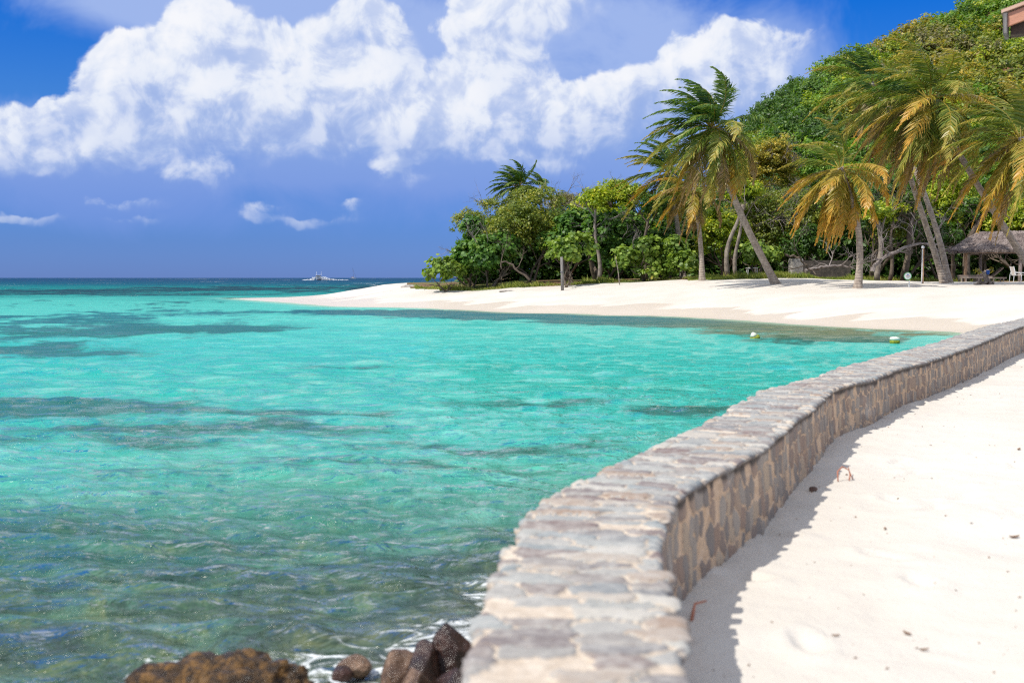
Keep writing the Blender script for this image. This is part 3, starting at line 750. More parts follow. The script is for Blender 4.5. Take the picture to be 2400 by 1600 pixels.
def rockmat(name, a, b_, c3, wetness=.5, sc=9):
    m, t, o = material(name)
    b = t.node('ShaderNodeBsdfPrincipled'); tcn = t.node('ShaderNodeTexCoord'); v = tcn.outputs['Object']
    n1 = t.noise(v, sc, 7, .7); n2 = t.noise(v, sc * 5, 5, .65)
    c = t.ramp(n1, [(.3, b_), (.48, a), (.62, c3), (.75, a)])
    c = t.mix(t.maprange(n2, .5, .7, 0, .6), c, tuple(x * .3 for x in b_))
    t.link(c, b.inputs['Base Color']); t.link(t.maprange(n1, .3, .6, .5 - wetness * .4, .8 - wetness * .5), b.inputs['Roughness'])
    b.inputs['Specular IOR Level'].default_value = .5
    bp = t.node('ShaderNodeBump'); bp.inputs['Strength'].default_value = 1.0; bp.inputs['Distance'].default_value = .02
    t.link(t.math('ADD', n1, t.math('MULTIPLY', n2, .7)), bp.inputs['Height']); t.link(bp.outputs[0], b.inputs['Normal'])
    t.link(b.outputs[0], o.inputs[0]); return m
RK1 = rockmat('weedy_rock', (.055, .028, .009), (.008, .006, .004), (.25, .125, .028), .7, 16)
RK2 = rockmat('wet_dark_rock', (.035, .017, .013), (.010, .007, .006), (.085, .035, .024), 1.0, 5)
RK3 = rockmat('wet_tan_rock', (.13, .075, .045), (.04, .024, .018), (.32, .20, .13), 1.0, 7)
RK4 = rockmat('grey_rock', (.34, .31, .28), (.16, .14, .13), (.50, .46, .42), .1, 3)
ROCKS = [
    (500, 1600, .40, (.37, .24, .21), RK1, 'big brown weed-crusted rock alone in the shallow water', .34, .30, 0),
    (640, 1568, .32, (.125, .10, .125), RK1, 'small brown lump of crusted rock against the right end of the big rock', .3, .22, 0),
    (1048, 1500, .22, (.12, .12, .20), RK2, 'tall dark wet boulder leaning against the foot of the wall', .2, .035, 1.0),
    (975, 1530, .16, (.13, .12, .21), RK2, 'dark angular wet boulder between the tan boulder and the wall', .2, .035, 1.0),
    (918, 1552, .09, (.12, .10, .16), RK3, 'tan wet boulder at the left of the dark boulders', .2, .035, 1.0),
    (965, 1585, .10, (.15, .10, .15), RK3, 'low orange tan boulder at the bottom edge beside the wall', .2, .035, 1.0),
    (1055, 1580, .14, (.14, .12, .20), RK2, 'dark red wet boulder lowest against the wall', .2, .035, 1.0),
    (815, 1530, .02, (.10, .08, .07), RK3, 'small pinkish rock half under the foam', .3, .03, .5),
    (790, 1545, .00, (.08, .06, .05), RK2, 'small dark rock awash left of the pinkish rock', .3, .03, .5),
]
for i, (rx, ry, rz, size, mt, lab, rgh, fin, fl) in enumerate(ROCKS):
    Yd = 1.95 * 2613.7 / (ry - 638) if rz < .05 else None
    c0 = on(rx, ry, rz * .6)
    V, F = rockmesh(size, 100 + i * 7, rgh, fin, 5, fl)
    V = V @ rotz(i * .9 if i not in (0,) else 0.12).T + np.array([c0[0], c0[1], rz * .45])
    me = mesh_np('rock', V, F, None, True)
    tag(put('rock', me, mt, None, (c0[0], c0[1], 0)), lab, 'rock', 'rocks at the foot of the wall' if i > 1 else None)

# ------------------------------------------------------------------ buoys
BW = simple('buoy_white', (.78, .80, .74), (.55, .60, .45), 9, .5, .3)
BG = simple('buoy_weed', (.30, .34, .03), (.12, .16, .02), 14, .7, .5)
p = on(2055, 787)
bu = thing('mooring_buoy', (p[0], p[1], 0), 'white topped mooring buoy with a yellow weedy underside, right one of two', 'buoy')
MB().lathe((p[0], p[1], -.12), [(.09, 0.02), (.135, .07), (.15, .14), (.15, .20)], 18).build('weedy_float', BG, bu, smooth=True)
MB().lathe((p[0], p[1], .082), [(.149, 0), (.15, .05), (.13, .085), (.04, .10)], 18).build('cap', BW, bu, smooth=True)
p = on(1735, 775)
bu = thing('float', (p[0], p[1], 0), 'small white and yellow cone shaped float lying lopsided in the water', 'buoy')
M = roty(-.45) @ rotx(.2)
MB().lathe((p[0], p[1], -.06), [(.17, 0), (.18, .07), (.13, .13)], 14, M).build('weedy_float', BG, bu, smooth=True)
MB().lathe((p[0] - .05, p[1], .06), [(.13, 0), (.09, .06), (.04, .11), (.02, .12)], 14, M).build('cap', BW, bu, smooth=True)

# ------------------------------------------------------------------ boats on the horizon
WHITE = simple('boat_white', (.82, .83, .84), (.72, .74, .76), 1, .35, 0)
NAVY = simple('boat_bottom', (.03, .05, .12), (.02, .03, .08), 1, .4, 0)
GLASS = simple('boat_glass', (.03, .06, .07), (.02, .04, .05), 1, .1, 0, spec=.8)
GREYM = simple('mast_grey', (.20, .20, .22), (.12, .12, .13), 1, .5, 0)
REDC = simple('red_canvas', (.45, .10, .08), (.30, .06, .05), 1, .7, 0)
def hull(mb, c, L, B, H, fl=.35, sec=9, zlow=0.0, zhi=1.0, yaw=0.0):
    """hull with the bow towards -y; slice of its height between zlow and zhi"""
    V = []; Fq = []; n = 7
    for i in range(sec):
        s = i / (sec - 1); ys = -L / 2 + L * s; w_ = B / 2 * (1 - (1 - min(s / .55, 1)) ** 2.2)
        sheer = H * (1 + fl * (1 - s) ** 2)
        for k in range(n):
            q = zlow + (zhi - zlow) * k / (n - 1)
            V.append((max(w_, .02) * (q ** .45) * (.82 + .18 * q), ys + (1 - q) * L * .12 * (1 - s), sheer * q))
        for k in range(n):
            q = zhi - (zhi - zlow) * k / (n - 1)
            V.append((-max(w_, .02) * (q ** .45) * (.82 + .18 * q), ys + (1 - q) * L * .12 * (1 - s), sheer * q))
    m2 = 2 * n
    for i in range(sec - 1):
        for k in range(m2): Fq.append((i * m2 + k, i * m2 + (k + 1) % m2, (i + 1) * m2 + (k + 1) % m2, (i + 1) * m2 + k))
    Fq.append(tuple(range(m2))); Fq.append(tuple((sec - 1) * m2 + k for k in range(m2 - 1, -1, -1)))
    mb.add(np.array(V) @ rotz(yaw).T + np.array(c), Fq)
YB = 900.0
p = at(731, 638, YB); bx, by = p[0], p[1]
cz = -.2
mbt = thing('motor_boat', (bx, by, 0), 'white motor boat heading towards the beach with spray on both sides', 'boat')
a = MB(); hull(a, (bx, by, cz), 15, 5.6, 3.4, .35, 10, .20, 1.0); a.build('hull', WHITE, mbt)
a = MB(); hull(a, (bx, by, cz - .01), 14.8, 5.4, 3.36, .35, 10, .02, .20); a.build('hull_bottom', NAVY, mbt)
a = MB(); a.box((bx, by + 1.5, cz + 4.15), (3.9, 6, 1.5), None, .3); a.box((bx, by + 1.5, cz + 6.0), (4.3, 5.6, .22), None, .08); cab = a.build('cabin', WHITE, mbt)
a = MB()
for q in (-1.25, 0, 1.25): a.box((bx + q, by - 1.55, cz + 4.45), (1.05, .12, .75))
a.build('windscreen', GLASS, cab)
a = MB(); a.box((bx, by + 1.5, cz + 5.45), (3.4, 4.6, .9), None, .05); a.build('bridge_glass', GLASS, mbt)
for q in (-1.7, 2.0):
    MB().tube([(bx + q, by + 2, cz + 6.0), (bx + q * 1.02, by + 2.3, cz + 10.8)], [.13, .06], 6).build('antenna', WHITE, mbt)
a = MB(); a.tube([(bx - 2.2, by - 5, cz + 4.8), (bx - 1.2, by - 7.3, cz + 5.5), (bx + 1.2, by - 7.3, cz + 5.5), (bx + 2.2, by - 5, cz + 4.8)], .06, 5); a.build('bow_rail', GREYM, mbt); mbt.scale = (1, 1, .68)
# spray thrown up by the boat
FO = simple('spray_foam', (.86, .88, .90), (.72, .77, .82), 2, .8, .2)
V = []; Fq = []
pr = np.random.default_rng(5)
for k in range(2600):
    s = pr.random() ** .8; sd_ = 1 if pr.random() < .58 else -1
    ext = 20 if sd_ > 0 else 11
    lx = sd_ * (2.4 + s * ext); hgt = (1.5 * math.exp(-((s - .12) / .22) ** 2) + .7 * (1 - s) + .25) * (.75 + .5 * vnoise(np.array([s * 14]), np.array([sd_ * 3.0]), 4)[0])
    lz = pr.random() ** 1.5 * hgt; ly = -3 + pr.normal(0, 1.2) + s * 9
    r = pr.uniform(.16, .42)
    c0 = np.array([bx + lx, by + ly, lz]); d1 = pr.normal(size=3); d1 /= np.linalg.norm(d1); d2 = np.cross(d1, pr.normal(size=3)); d2 /= np.linalg.norm(d2)
    i0 = len(V); V += [c0 - r * d1, c0 + r * d2, c0 + r * d1, c0 - r * d2]; Fq.append((i0, i0 + 1, i0 + 2, i0 + 3))
tag(put('boat_spray', mesh_np('spray', V, Fq), FO, None, (bx, by, 0)), 'white spray and wash beside the motor boat', 'spray', None, 'stuff')
YS = 2100.0
p = at(812, 638, YS); bx, by = p[0], p[1]
sb = thing('sailing_boat', (bx, by, 0), 'distant sailing boat with bare mast on the horizon', 'boat')
a = MB(); hull(a, (bx - .5, by, -.3), 12, 3.8, 2.4, .2, 9, .05, 1.0, R(75)); a.build('hull', WHITE, sb)
a = MB(); a.box((bx - 1.0, by, 2.5), (5.0, 2.2, .9), None, .2); a.build('cabin', WHITE, sb)
a = MB(); a.box((bx - 2.0, by, 3.9), (5.2, 2.4, .35), None, .1); a.build('canopy', REDC, sb)
MB().tube([(bx + .2, by, 1.5), (bx - 1.3, by, 20.0)], [.22, .14], 6).build('mast', GREYM, sb)
MB().tube([(bx - 1.2, by, 19), (bx + 5.0, by, 2.0)], [.10, .10], 5).build('forestay', GREYM, sb)
MB().tube([(bx + .1, by, 3.6), (bx - 4.5, by, 3.9)], [.14, .14], 5).build('boom', GREYM, sb)

# ------------------------------------------------------------------ palms
WIND = np.array([-1.0, .12, .10])
def norm(v): return v / (np.linalg.norm(v, axis=-1, keepdims=True) + 1e-9)
def frond(c, az_, el_, L, droop, wind, seed, leaf=.85, nl=44, width=.05):
    r_ = np.random.default_rng(seed)
    d = np.array([math.cos(az_) * math.cos(el_), math.sin(az_) * math.cos(el_), math.sin(el_)])
    P = [np.array(c, float)]; n = 16; st = L / n
    Dn = []
    for i in range(n):
        t_ = i / n
        d = norm(d + np.array([0, 0, -1.0]) * droop * (.35 + 1.1 * t_) / n * 2 + WIND * wind * (.4 + 1.2 * t_) / n * 2)
        P.append(P[-1] + d * st); Dn.append(d)
    Dn.append(d); P = np.array(P); Dn = np.array(Dn)
    V = []; Fq = []; al = []; stem = []
    # midrib: triangular section tube as quads
    for i in range(n + 1):
        s1 = norm(np.cross(Dn[i], [0.1, .2, 1.0])); s2 = np.cross(Dn[i], s1); rr = .045 * (1 - .85 * i / n)
        for k in range(3):
            a_ = 2.094 * k; V.append(P[i] + rr * (s1 * math.cos(a_) + s2 * math.sin(a_))); al.append(i / n); stem.append(1)
    for i in range(n):
        for k in range(3): Fq.append((i * 3 + k, i * 3 + (k + 1) % 3, i * 3 + 3 + (k + 1) % 3, i * 3 + 3 + k))
    ts = np.linspace(.13, 1.0, nl)
    fi = ts * n; i0 = np.minimum(fi.astype(int), n - 1); fr = (fi - i0)[:, None]
    pc = P[i0] * (1 - fr) + P[i0 + 1] * fr; dc = norm(Dn[i0] * (1 - fr) + Dn[i0 + 1] * fr)
    prof = leaf * (np.sin(np.clip(ts * 1.02 + .12, 0, 1) * math.pi) ** .55 * .75 + .25) * (1 - .35 * ts)
    V = np.array(V); al = np.array(al); stem = np.array(stem, float); base = len(V); VV = [V]; AA = [al]; SSm = [stem]; FF = [np.array(Fq)]
    for sgn in (1, -1):
        s1 = norm(np.cross(dc, np.array([[0.05, .1, 1.0]])))
        jit = r_.normal(0, .16, (nl, 3))
        l1 = norm(s1 * sgn * .95 + dc * .70 + WIND * wind * .45 + np.array([0, 0, -.22]) + jit * .6)
        l2 = norm(l1 * .8 + dc * .25 + WIND * wind * .45 + np.array([0, 0, -.50]) + jit)
        ll = prof[:, None] * r_.uniform(.75, 1.1, (nl, 1))
        if sgn: ll = np.where(r_.random((nl, 1)) < .05, ll * .3, ll)
        wv_ = norm(np.cross(l1, norm(np.cross(l1, dc) + r_.normal(0, .35, (nl, 3))))) * width / 2
        a0, a1 = pc - wv_ * .6, pc + wv_ * .6
        m_ = pc + l1 * ll * .55; b0, b1 = m_ - wv_, m_ + wv_
        e = m_ + l2 * ll * .45; c0_, c1_ = e - wv_ * .15, e + wv_ * .15
        Vn = np.stack([a0, a1, b0, b1, c0_, c1_], 1).reshape(-1, 3)
        k6 = base + np.arange(nl) * 6
        FF += [np.stack([k6, k6 + 1, k6 + 3, k6 + 2], -1), np.stack([k6 + 2, k6 + 3, k6 + 5, k6 + 4], -1)]
        VV.append(Vn); AA.append(np.repeat(ts, 6)); SSm.append(np.zeros(nl * 6)); base += nl * 6
    return np.vstack(VV), np.vstack(FF), np.concatenate(AA), np.concatenate(SSm)
def palm(name_lab, base, crown, bend, nf, L, wind, seed, old=.35, orange=.2, dmul=1.0, ex=.85, up=True, rb=.24, rt=.13, group='coconut palms on the beach', nuts=0, lo=-62):
    root = thing('coconut_palm', base, name_lab, 'palm tree', group)
    base, crown = np.array(base, float), np.array(crown, float)
    m1 = base + (crown - base) * .5 + np.array([bend, 0, 0])
    pts = []; rad = []
    H = np.linalg.norm(crown - base)
    for i in range(27):
        s = i / 26; p_ = (1 - s) ** 2 * base + 2 * s * (1 - s) * m1 + s * s * crown
        pts.append(p_ + np.array([0, 0, -.35 * (1 - s) ** 8])); rad.append(rt + (rb - rt) * (1 - s) ** 1.3 + .16 * math.exp(-s * H / .35) + .006 * (i % 2) + (.05 if s > .97 else 0))
    MB().tube(pts, rad, 12, wob=.10).build('trunk', PALMB, root, smooth=True)
    rr = np.random.default_rng(seed)
    for k in range(nf):
        s = k / (nf - 1)                       # 0 youngest, 1 oldest
        a_ = k * 2.39996 + rr.normal(0, .25)
        e_ = R(82 + (lo - 82) * s ** ex) + rr.normal(0, .10)
        Lk = L * (.80 + .24 * math.sin(min(s * 1.7, 1) * math.pi / 2)) * rr.uniform(.88, 1.06)
        dr = .62 + .85 * s * dmul
        V, F, al, st = frond(crown + np.array([math.cos(a_), math.sin(a_), 0]) * .12 + np.array([0, 0, -.25 * s]), a_, e_, Lk, dr, wind * (1.45 - .85 * s ** .7), seed * 100 + k, leaf=.25 * L * (.8 if s > .8 else 1) * .95, nl=82, width=.058)
        q = rr.random()
        if s > 1 - old * .28: mi = 3 if q > orange else 2
        elif s > 1 - old: mi = 2 if q < orange * .9 else (3 if q > .85 else 1)
        elif s > 1 - old * 1.7: mi = 1 if q < .5 + orange else 0
        else: mi = 0
        put('frond', mesh_np('frond', V, F, {'along': al, 'stem': st}), FM[mi], root)
    if nuts:
        NUT = MATS.get('coconut') or simple('coconut', (.30, .30, .06), (.16, .12, .05), 3, .5, 0)
        for k in range(nuts):
            a_ = k * 2.4; c_ = crown + np.array([math.cos(a_) * .28, math.sin(a_) * .28, -.42 - .12 * (k % 3)])
            MB().lathe(c_, [(.03, -.15), (.10, -.09), (.125, 0), (.10, .09), (.03, .14)], 10).build('coconut', NUT, root, smooth=True)
    return root
def gp(x, Y, dz=0.0):
    p_ = ground(x, Y); p_[2] += dz; return p_
palm('tall dark green palm leaning steeply left, alone in front of the wood', gp(1788, 66), at(1634, 290, 65), -.9, 44, 4.6, .62, 1, .42, .25, rb=.22, rt=.15, nuts=5)
palm('short upright palm with drooping orange tipped fronds directly below the tall leaning palm', gp(1613, 72), at(1592, 430, 72), .25, 22, 3.2, .55, 2, .85, .5, rb=.17, rt=.11, lo=-72)
palm('palm with its crown half hidden behind the left side of the tall leaning palm', gp(1570, 80), at(1535, 392, 80), .2, 26, 4.3, .85, 3, .5, .3, rb=.2, rt=.13)
palm('short palm with bright orange lower fronds and a pale curved trunk', gp(1969, 61), at(1930, 385, 61), 1.0, 28, 4.0, .50, 4, .85, 1.2, 1.5, .58, rb=.19, rt=.14, lo=-86, nuts=3)
palm('tall palm whose trunk runs left beside its twin above the round sign', gp(2172, 68), at(2040, 245, 68), -.1, 22, 4.4, .6, 5, .5, .35, rb=.19, rt=.13, nuts=4)
palm('twin palm with the slimmer right hand trunk, joined at the foot to its neighbour', gp(2183, 69.5), at(2000, 190, 74), 1.2, 18, 4.5, .7, 6, .45, .3, rb=.18, rt=.125)
palm('tallest palm with a wide brown and gold hanging skirt, trunk crossing behind the hut roof', gp(2395, 64), at(2133, 225, 64), -.5, 46, 5.6, .55, 7, .75, .35, 1.35, .68, rb=.21, rt=.14, nuts=6, lo=-80)
palm('palm at the right edge with gold fronds hanging over the hut roof', gp(2420, 60), at(2345, 315, 60), -.1, 36, 5.0, .55, 8, .7, .5, 1.3, .68, rb=.24, rt=.15, lo=-72)
palm('small far palm standing above the wood at its left end', gp(1200, 100), at(1190, 425, 100), .0, 30, 3.1, .75, 9, .1, .1, rb=.2, rt=.12, group='coconut palms in the wood', lo=-20)
palm('tiny far palm top just showing right of the small far palm', gp(1243, 112), at(1243, 432, 112), .0, 10, 3.0, .8, 10, .1, .1, rb=.2, rt=.12, group='coconut palms in the wood', lo=-10)

# ------------------------------------------------------------------ broad-leaved trees
def branches(mb, p, d, L, r, depth, rr, spread=.55, grav=0.0, n=3, twig=3):
    pts = [p]; rad = [r]; dcur = d
    st = 4
    for i in range(st):
        dcur = norm(dcur + rr.normal(0, .18, 3) + np.array([0, 0, grav])); pts.append(pts[-1] + dcur * L / st); rad.append(r * (1 - .38 * (i + 1) / st))
    mb.tube(pts, rad, 7 if r > .06 else (5 if r > .025 else 3), cap=False)
    ends = [pts[-1]]
    if depth > 0:
        for k in range(n):
            dn = norm(dcur + rr.normal(0, spread, 3) + np.array([0, 0, .12]))
            i = rr.integers(2, st + 1)
            ends += branches(mb, pts[i], dn, L * rr.uniform(.55, .8), rad[i] * .68, depth - 1, rr, spread, grav, n if depth > 1 else twig, twig)
    return ends
def leaves(rr, centers, outs, n_per, rad, size, kfaces=4, flat=.55):
    """leaf polygons around clump centres; outs = outward direction of each clump"""
    m_ = len(centers)
    c = np.repeat(centers, n_per, 0); o_ = np.repeat(outs, n_per, 0)
    off = rr.normal(0, 1, (len(c), 3)); off = off / (np.linalg.norm(off, axis=1, keepdims=True) + 1e-6) * rad * rr.random((len(c), 1)) ** .45
    off[:, 2] *= flat + .2
    c = c + off
    nrm = norm(off / rad * .6 + o_ * .5 + np.array([0, 0, .55]) + rr.normal(0, .45, (len(c), 3)))
    a = norm(np.cross(nrm, rr.normal(0, 1, (len(c), 3)))); b = np.cross(nrm, a)
    s = size * rr.uniform(.6, 1.25, (len(c), 1))
    if kfaces == 4: ring = [(1, 0), (0, .52), (-1, 0), (0, -.52)]
    elif kfaces == 6: ring = [(.95, .2), (.45, .85), (-.5, .85), (-.95, 0), (-.5, -.85), (.45, -.85)]
    V = np.stack([c + a * s * p_ + b * s * q_ - nrm * s * .12 * abs(q_) for p_, q_ in ring], 1).reshape(-1, 3)
    F = np.arange(len(c) * len(ring)).reshape(-1, len(ring))
    return V, F
def crown_clumps(rr, c0, W, H, Dp, nlobes, nclump):
    """clump centres over the surface of several overlapping lobes filling a W x Dp x H crown"""
    C = []; O = []
    for k in range(nlobes):
        v = rr.normal(size=3); v /= np.linalg.norm(v); v *= rr.random() ** .35
        lc = c0 + v * np.array([W * .31, Dp * .31, H * .31])
        lr = np.array([W, Dp, H]) * rr.uniform(.20, .33)
        v = norm(rr.normal(size=(nclump, 3))); v[:, 2] = np.where(v[:, 2] < -.5, -v[:, 2], v[:, 2])
        C.append(lc + v * lr * rr.uniform(.72, 1.08, (nclump, 1))); O.append(v)
    return np.vstack(C), np.vstack(O)
def tree(name, lab, x, ytop, ybot, wpx, Y, kind, seed, twigs=0, leaf=None, stems=3, dens=1.0, group=None, bark=None, cat='tree', lean=0):
    rr = np.random.default_rng(seed)
    if kind.startswith('grape'): ybot = 662 if cat == 'bush' else min(ybot + 16, 644)
    g = gp(x, Y); top = at(x, ytop, Y); bot = at(x, ybot, Y); W = wpx * Y / 2613.7 * 1.22
    H = top[2] - bot[2]; c0 = np.array([top[0], Y, (top[2] + bot[2]) / 2]); Dp = max(W * .8, 3.0)
    root = thing(name, g, lab, cat, group)
    # trunk and limbs
    mb = MB(); ends = []
    for k in range(stems):
        b0 = g + np.array([rr.uniform(-.25, .25) * W * .25, rr.uniform(-.3, .3), -.1])
        tgt = c0 + np.array([rr.uniform(-.3, .3) * W, rr.uniform(-.3, .1) * Dp, -H * .1])
        d = norm(tgt - b0 + rr.normal(0, .4, 3)); Lh = np.linalg.norm(tgt - b0)
        ends += branches(mb, b0, d, Lh * .62, .05 + .022 * Lh * rr.uniform(.6, 1.1), 2, rr, .5, 0.02, 3, 2)
    mb.build('trunk', bark or BARK, root, smooth=True)
    leaf = leaf or {'grape_dark': .135, 'grape_light': .135, 'olive': .11, 'yellowgreen': .125, 'yellow': .12, 'greyish': .09, 'green': .12, 'darkgreen': .12}[kind]
    area = W * H + Dp * H
    ncl = int(area * 6.0 * dens); nl = max(4, int(W * H / 5)); nl = min(nl, 12)
    C, O = crown_clumps(rr, c0, W, H, Dp, nl, max(8, ncl // nl))
    n_per = {'grape_dark': 23, 'grape_light': 22, 'greyish': 26}.get(kind, 32)
    V, F = leaves(rr, C, O, n_per, .42, leaf, 6 if kind.startswith('grape') else 4)
    put('crown', mesh_np('crown', V, F), LM[kind], root)
    if twigs:
        for k in range(twigs):
            mb = MB(); v = norm(rr.normal(size=3)); v[1] = -abs(v[1]); v[2] = abs(v[2]) * .8 - .1
            p0 = c0 + v * np.array([W, Dp, H]) * .28
            branches(mb, p0, norm(v + np.array([0, -.2, .2])), rr.uniform(.8, 1.5), .035, 3, rr, .6, 0.0, 3, 2)
            mb.build('bare_branch', TWIG, root)
    return root
TREES = [
 ('sea_grape_bush', 'low light green sea grape bush at the very tip of the wood', 1022, 592, 648, 84, 82, 'grape_light', 0, 2),
 ('sea_grape_bush', 'dark sea grape bush rising right behind the low tip bush', 1078, 535, 650, 100, 84, 'grape_dark', 2, 3),
 ('sea_grape_tree', 'dark green sea grape tree forming the lower left front of the wood', 1130, 520, 636, 150, 83, 'grape_dark', 2, 3),
 ('sea_grape_tree', 'dark sea grape tree under the left shoulder of the wood', 1085, 490, 615, 85, 87, 'grape_dark', 1, 2),
 ('olive_green_tree', 'rounded olive green tree at the upper left shoulder of the wood', 1112, 455, 570, 120, 90, 'olive', 1, 3),
 ('olive_green_tree', 'wide olive and yellow tree whose crown bulges forward over the dark gap', 1215, 442, 592, 165, 85, 'olive', 0, 3),
 ('grey_green_tree', 'grey green half bare tree with thin dead twigs against the sky', 1290, 414, 520, 120, 97, 'greyish', 7, 3),
 ('olive_green_tree', 'olive tree below the small far palm', 1195, 430, 530, 110, 96, 'olive', 1, 3),
 ('sea_grape_tree', 'dark glossy sea grape tree right of the bulging olive tree', 1300, 468, 580, 125, 84, 'grape_dark', 1, 3),
 ('sea_grape_tree', 'light green sea grape tree overhanging the grey wooden post', 1300, 545, 614, 105, 77, 'grape_light', 0, 2),
 ('sea_grape_tree', 'sea grape tree with dark tangled bare branches beside the leaning stick', 1402, 480, 628, 130, 81, 'grape_dark', 6, 3),
 ('yellow_green_tree', 'bright yellow green tree standing highest left of the palms', 1440, 372, 520, 125, 94, 'yellowgreen', 1, 3),
 ('yellow_green_tree', 'yellow green tree below and left of the highest bright tree', 1372, 428, 540, 110, 92, 'yellowgreen', 1, 3),
 ('sea_grape_tree', 'light sea grape tree hanging low over the sand between stick and short palm', 1475, 530, 628, 105, 77, 'grape_light', 1, 2),
 ('sea_grape_tree', 'dark sea grape tree filling the space under the half hidden palm', 1530, 470, 622, 140, 82, 'grape_dark', 3, 3),
 ('green_tree', 'mid green tree behind the half hidden palm', 1560, 385, 520, 130, 98, 'green', 0, 3),
 ('sea_grape_tree', 'small pale sea grape tree in front of the short palm trunk', 1560, 545, 625, 80, 76, 'grape_light', 0, 2),
 ('yellow_green_tree', 'lime green tree between the short palm and the leaning trunk', 1655, 480, 605, 120, 80, 'yellowgreen', 0, 3),
 ('twiggy_tree', 'olive leaved tree full of bare grey branches behind the leaning trunk', 1740, 430, 600, 140, 86, 'olive', 16, 3),
 ('yellow_tree', 'yellow and orange leaved tree right of the tall leaning palm crown', 1775, 312, 470, 130, 100, 'yellow', 9, 3),
 ('yellow_tree', 'yellow leaved tree low behind the tall leaning palm crown', 1700, 375, 500, 120, 99, 'yellow', 3, 3),
 ('sea_grape_tree', 'small light sea grape tree over the white table', 1740, 555, 612, 80, 76, 'grape_light', 0, 2),
 ('twiggy_tree', 'dark twiggy tree left of the orange frond palm', 1830, 420, 600, 130, 86, 'olive', 12, 3),
 ('sea_grape_tree', 'dark sea grape tree behind the ruined white wall block', 1858, 500, 612, 120, 84, 'darkgreen', 2, 3),
 ('green_tree', 'medium green tree showing above the orange frond palm', 1865, 330, 460, 120, 104, 'green', 0, 3),
 ('twiggy_tree', 'dark dense twiggy tree right of the pale curved trunk', 2010, 400, 590, 140, 84, 'darkgreen', 14, 3),
 ('olive_green_tree', 'tree with yellow leaves and grey dead limbs behind the twin trunks', 2075, 430, 600, 120, 86, 'olive', 10, 3),
 ('yellow_green_tree', 'bright yellow green tree right of the twin trunks', 2185, 380, 545, 130, 92, 'yellowgreen', 0, 3),
 ('green_tree', 'fresh green tree behind the tallest palm skirt', 2110, 330, 480, 150, 102, 'green', 0, 3),
 ('dark_green_tree', 'dark green tree standing over the left end of the hut roof', 2150, 500, 600, 110, 88, 'darkgreen', 2, 3),
 ('dark_green_tree', 'dark green tree right behind the hut', 2255, 440, 570, 150, 92, 'darkgreen', 1, 3),
 ('yellow_green_tree', 'yellow green tree at the right edge over the hut', 2345, 440, 590, 130, 90, 'yellowgreen', 0, 3),
 ('green_tree', 'green tree partly hidden by the right edge palm', 2300, 360, 500, 150, 104, 'green', 0, 3),
 ('dark_green_tree', 'dark tree outside the right edge beside the hut', 2440, 420, 600, 160, 88, 'darkgreen', 0, 3),
]
for i, (nm, lab, x, yt, yb, wp, Yt, kd, tw, stm) in enumerate(TREES):
    tree(nm, lab, x, yt, yb, wp, Yt, kd, 200 + i, tw, stems=stm, cat='bush' if 'bush' in nm else 'tree', bark=BARK)
# slim trunks that stand free in the shade under the crowns
# dense dark undergrowth that closes the wood
rr = np.random.default_rng(77)
C = []
for k in range(6400):
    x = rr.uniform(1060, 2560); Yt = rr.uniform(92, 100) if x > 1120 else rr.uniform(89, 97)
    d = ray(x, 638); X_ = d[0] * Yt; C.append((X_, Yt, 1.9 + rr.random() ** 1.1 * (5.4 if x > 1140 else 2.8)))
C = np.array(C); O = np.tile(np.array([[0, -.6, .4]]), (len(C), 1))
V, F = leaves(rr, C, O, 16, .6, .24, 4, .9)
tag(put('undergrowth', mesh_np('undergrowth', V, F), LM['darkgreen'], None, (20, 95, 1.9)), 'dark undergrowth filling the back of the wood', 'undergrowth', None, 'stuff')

# ------------------------------------------------------------------ forest on the hillside
rr = np.random.default_rng(99)
ks = ['green', 'darkgreen', 'yellowgreen', 'olive', 'greyish', 'yellow']
acc = {k: ([], []) for k in ks}
N = 2300
cu, cdist = [], []
Yh = 100 + 165 * rr.random(N) ** .85
uh = rr.uniform(.055, .56, N)
Xh = uh * Yh; Zh, Sh = terrain(Xh, Yh)
patch = (fbm(Xh * .03, Zh * .06, 3, 33) - .5) * 1.5 + .5
for i in range(N):
    if Sh[i] < 12: continue
    if Yh[i] < 108 and uh[i] < .1: continue
    pv = patch[i] + rr.normal(0, .07)
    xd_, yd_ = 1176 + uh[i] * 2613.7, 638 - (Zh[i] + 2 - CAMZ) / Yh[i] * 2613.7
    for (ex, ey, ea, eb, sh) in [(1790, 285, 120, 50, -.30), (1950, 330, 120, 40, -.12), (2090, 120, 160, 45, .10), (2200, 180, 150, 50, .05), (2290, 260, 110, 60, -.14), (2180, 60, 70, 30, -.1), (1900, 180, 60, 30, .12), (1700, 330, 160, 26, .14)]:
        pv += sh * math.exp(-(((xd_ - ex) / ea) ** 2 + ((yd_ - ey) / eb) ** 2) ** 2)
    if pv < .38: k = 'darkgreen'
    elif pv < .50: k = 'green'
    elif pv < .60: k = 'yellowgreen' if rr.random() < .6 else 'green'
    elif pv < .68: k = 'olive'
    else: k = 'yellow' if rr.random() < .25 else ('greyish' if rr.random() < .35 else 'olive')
    rcr = rr.uniform(1.6, 3.4); hcr = rcr * rr.uniform(.7, 1.1)
    c0 = np.array([Xh[i], Yh[i], Zh[i] + hcr * .75])
    nc = 26
    v = norm(rr.normal(size=(nc, 3))); v[:, 2] = np.abs(v[:, 2]) * 1.1 - .25; v[:, 1] = np.where(v[:, 1] > .4, -v[:, 1], v[:, 1])
    Cc = c0 + v * np.array([rcr, rcr, hcr]) * rr.uniform(.65, 1.05, (nc, 1))
    acc[k][0].append(Cc); acc[k][1].append(v)
VV = []; FF = []; MI = []; base = 0
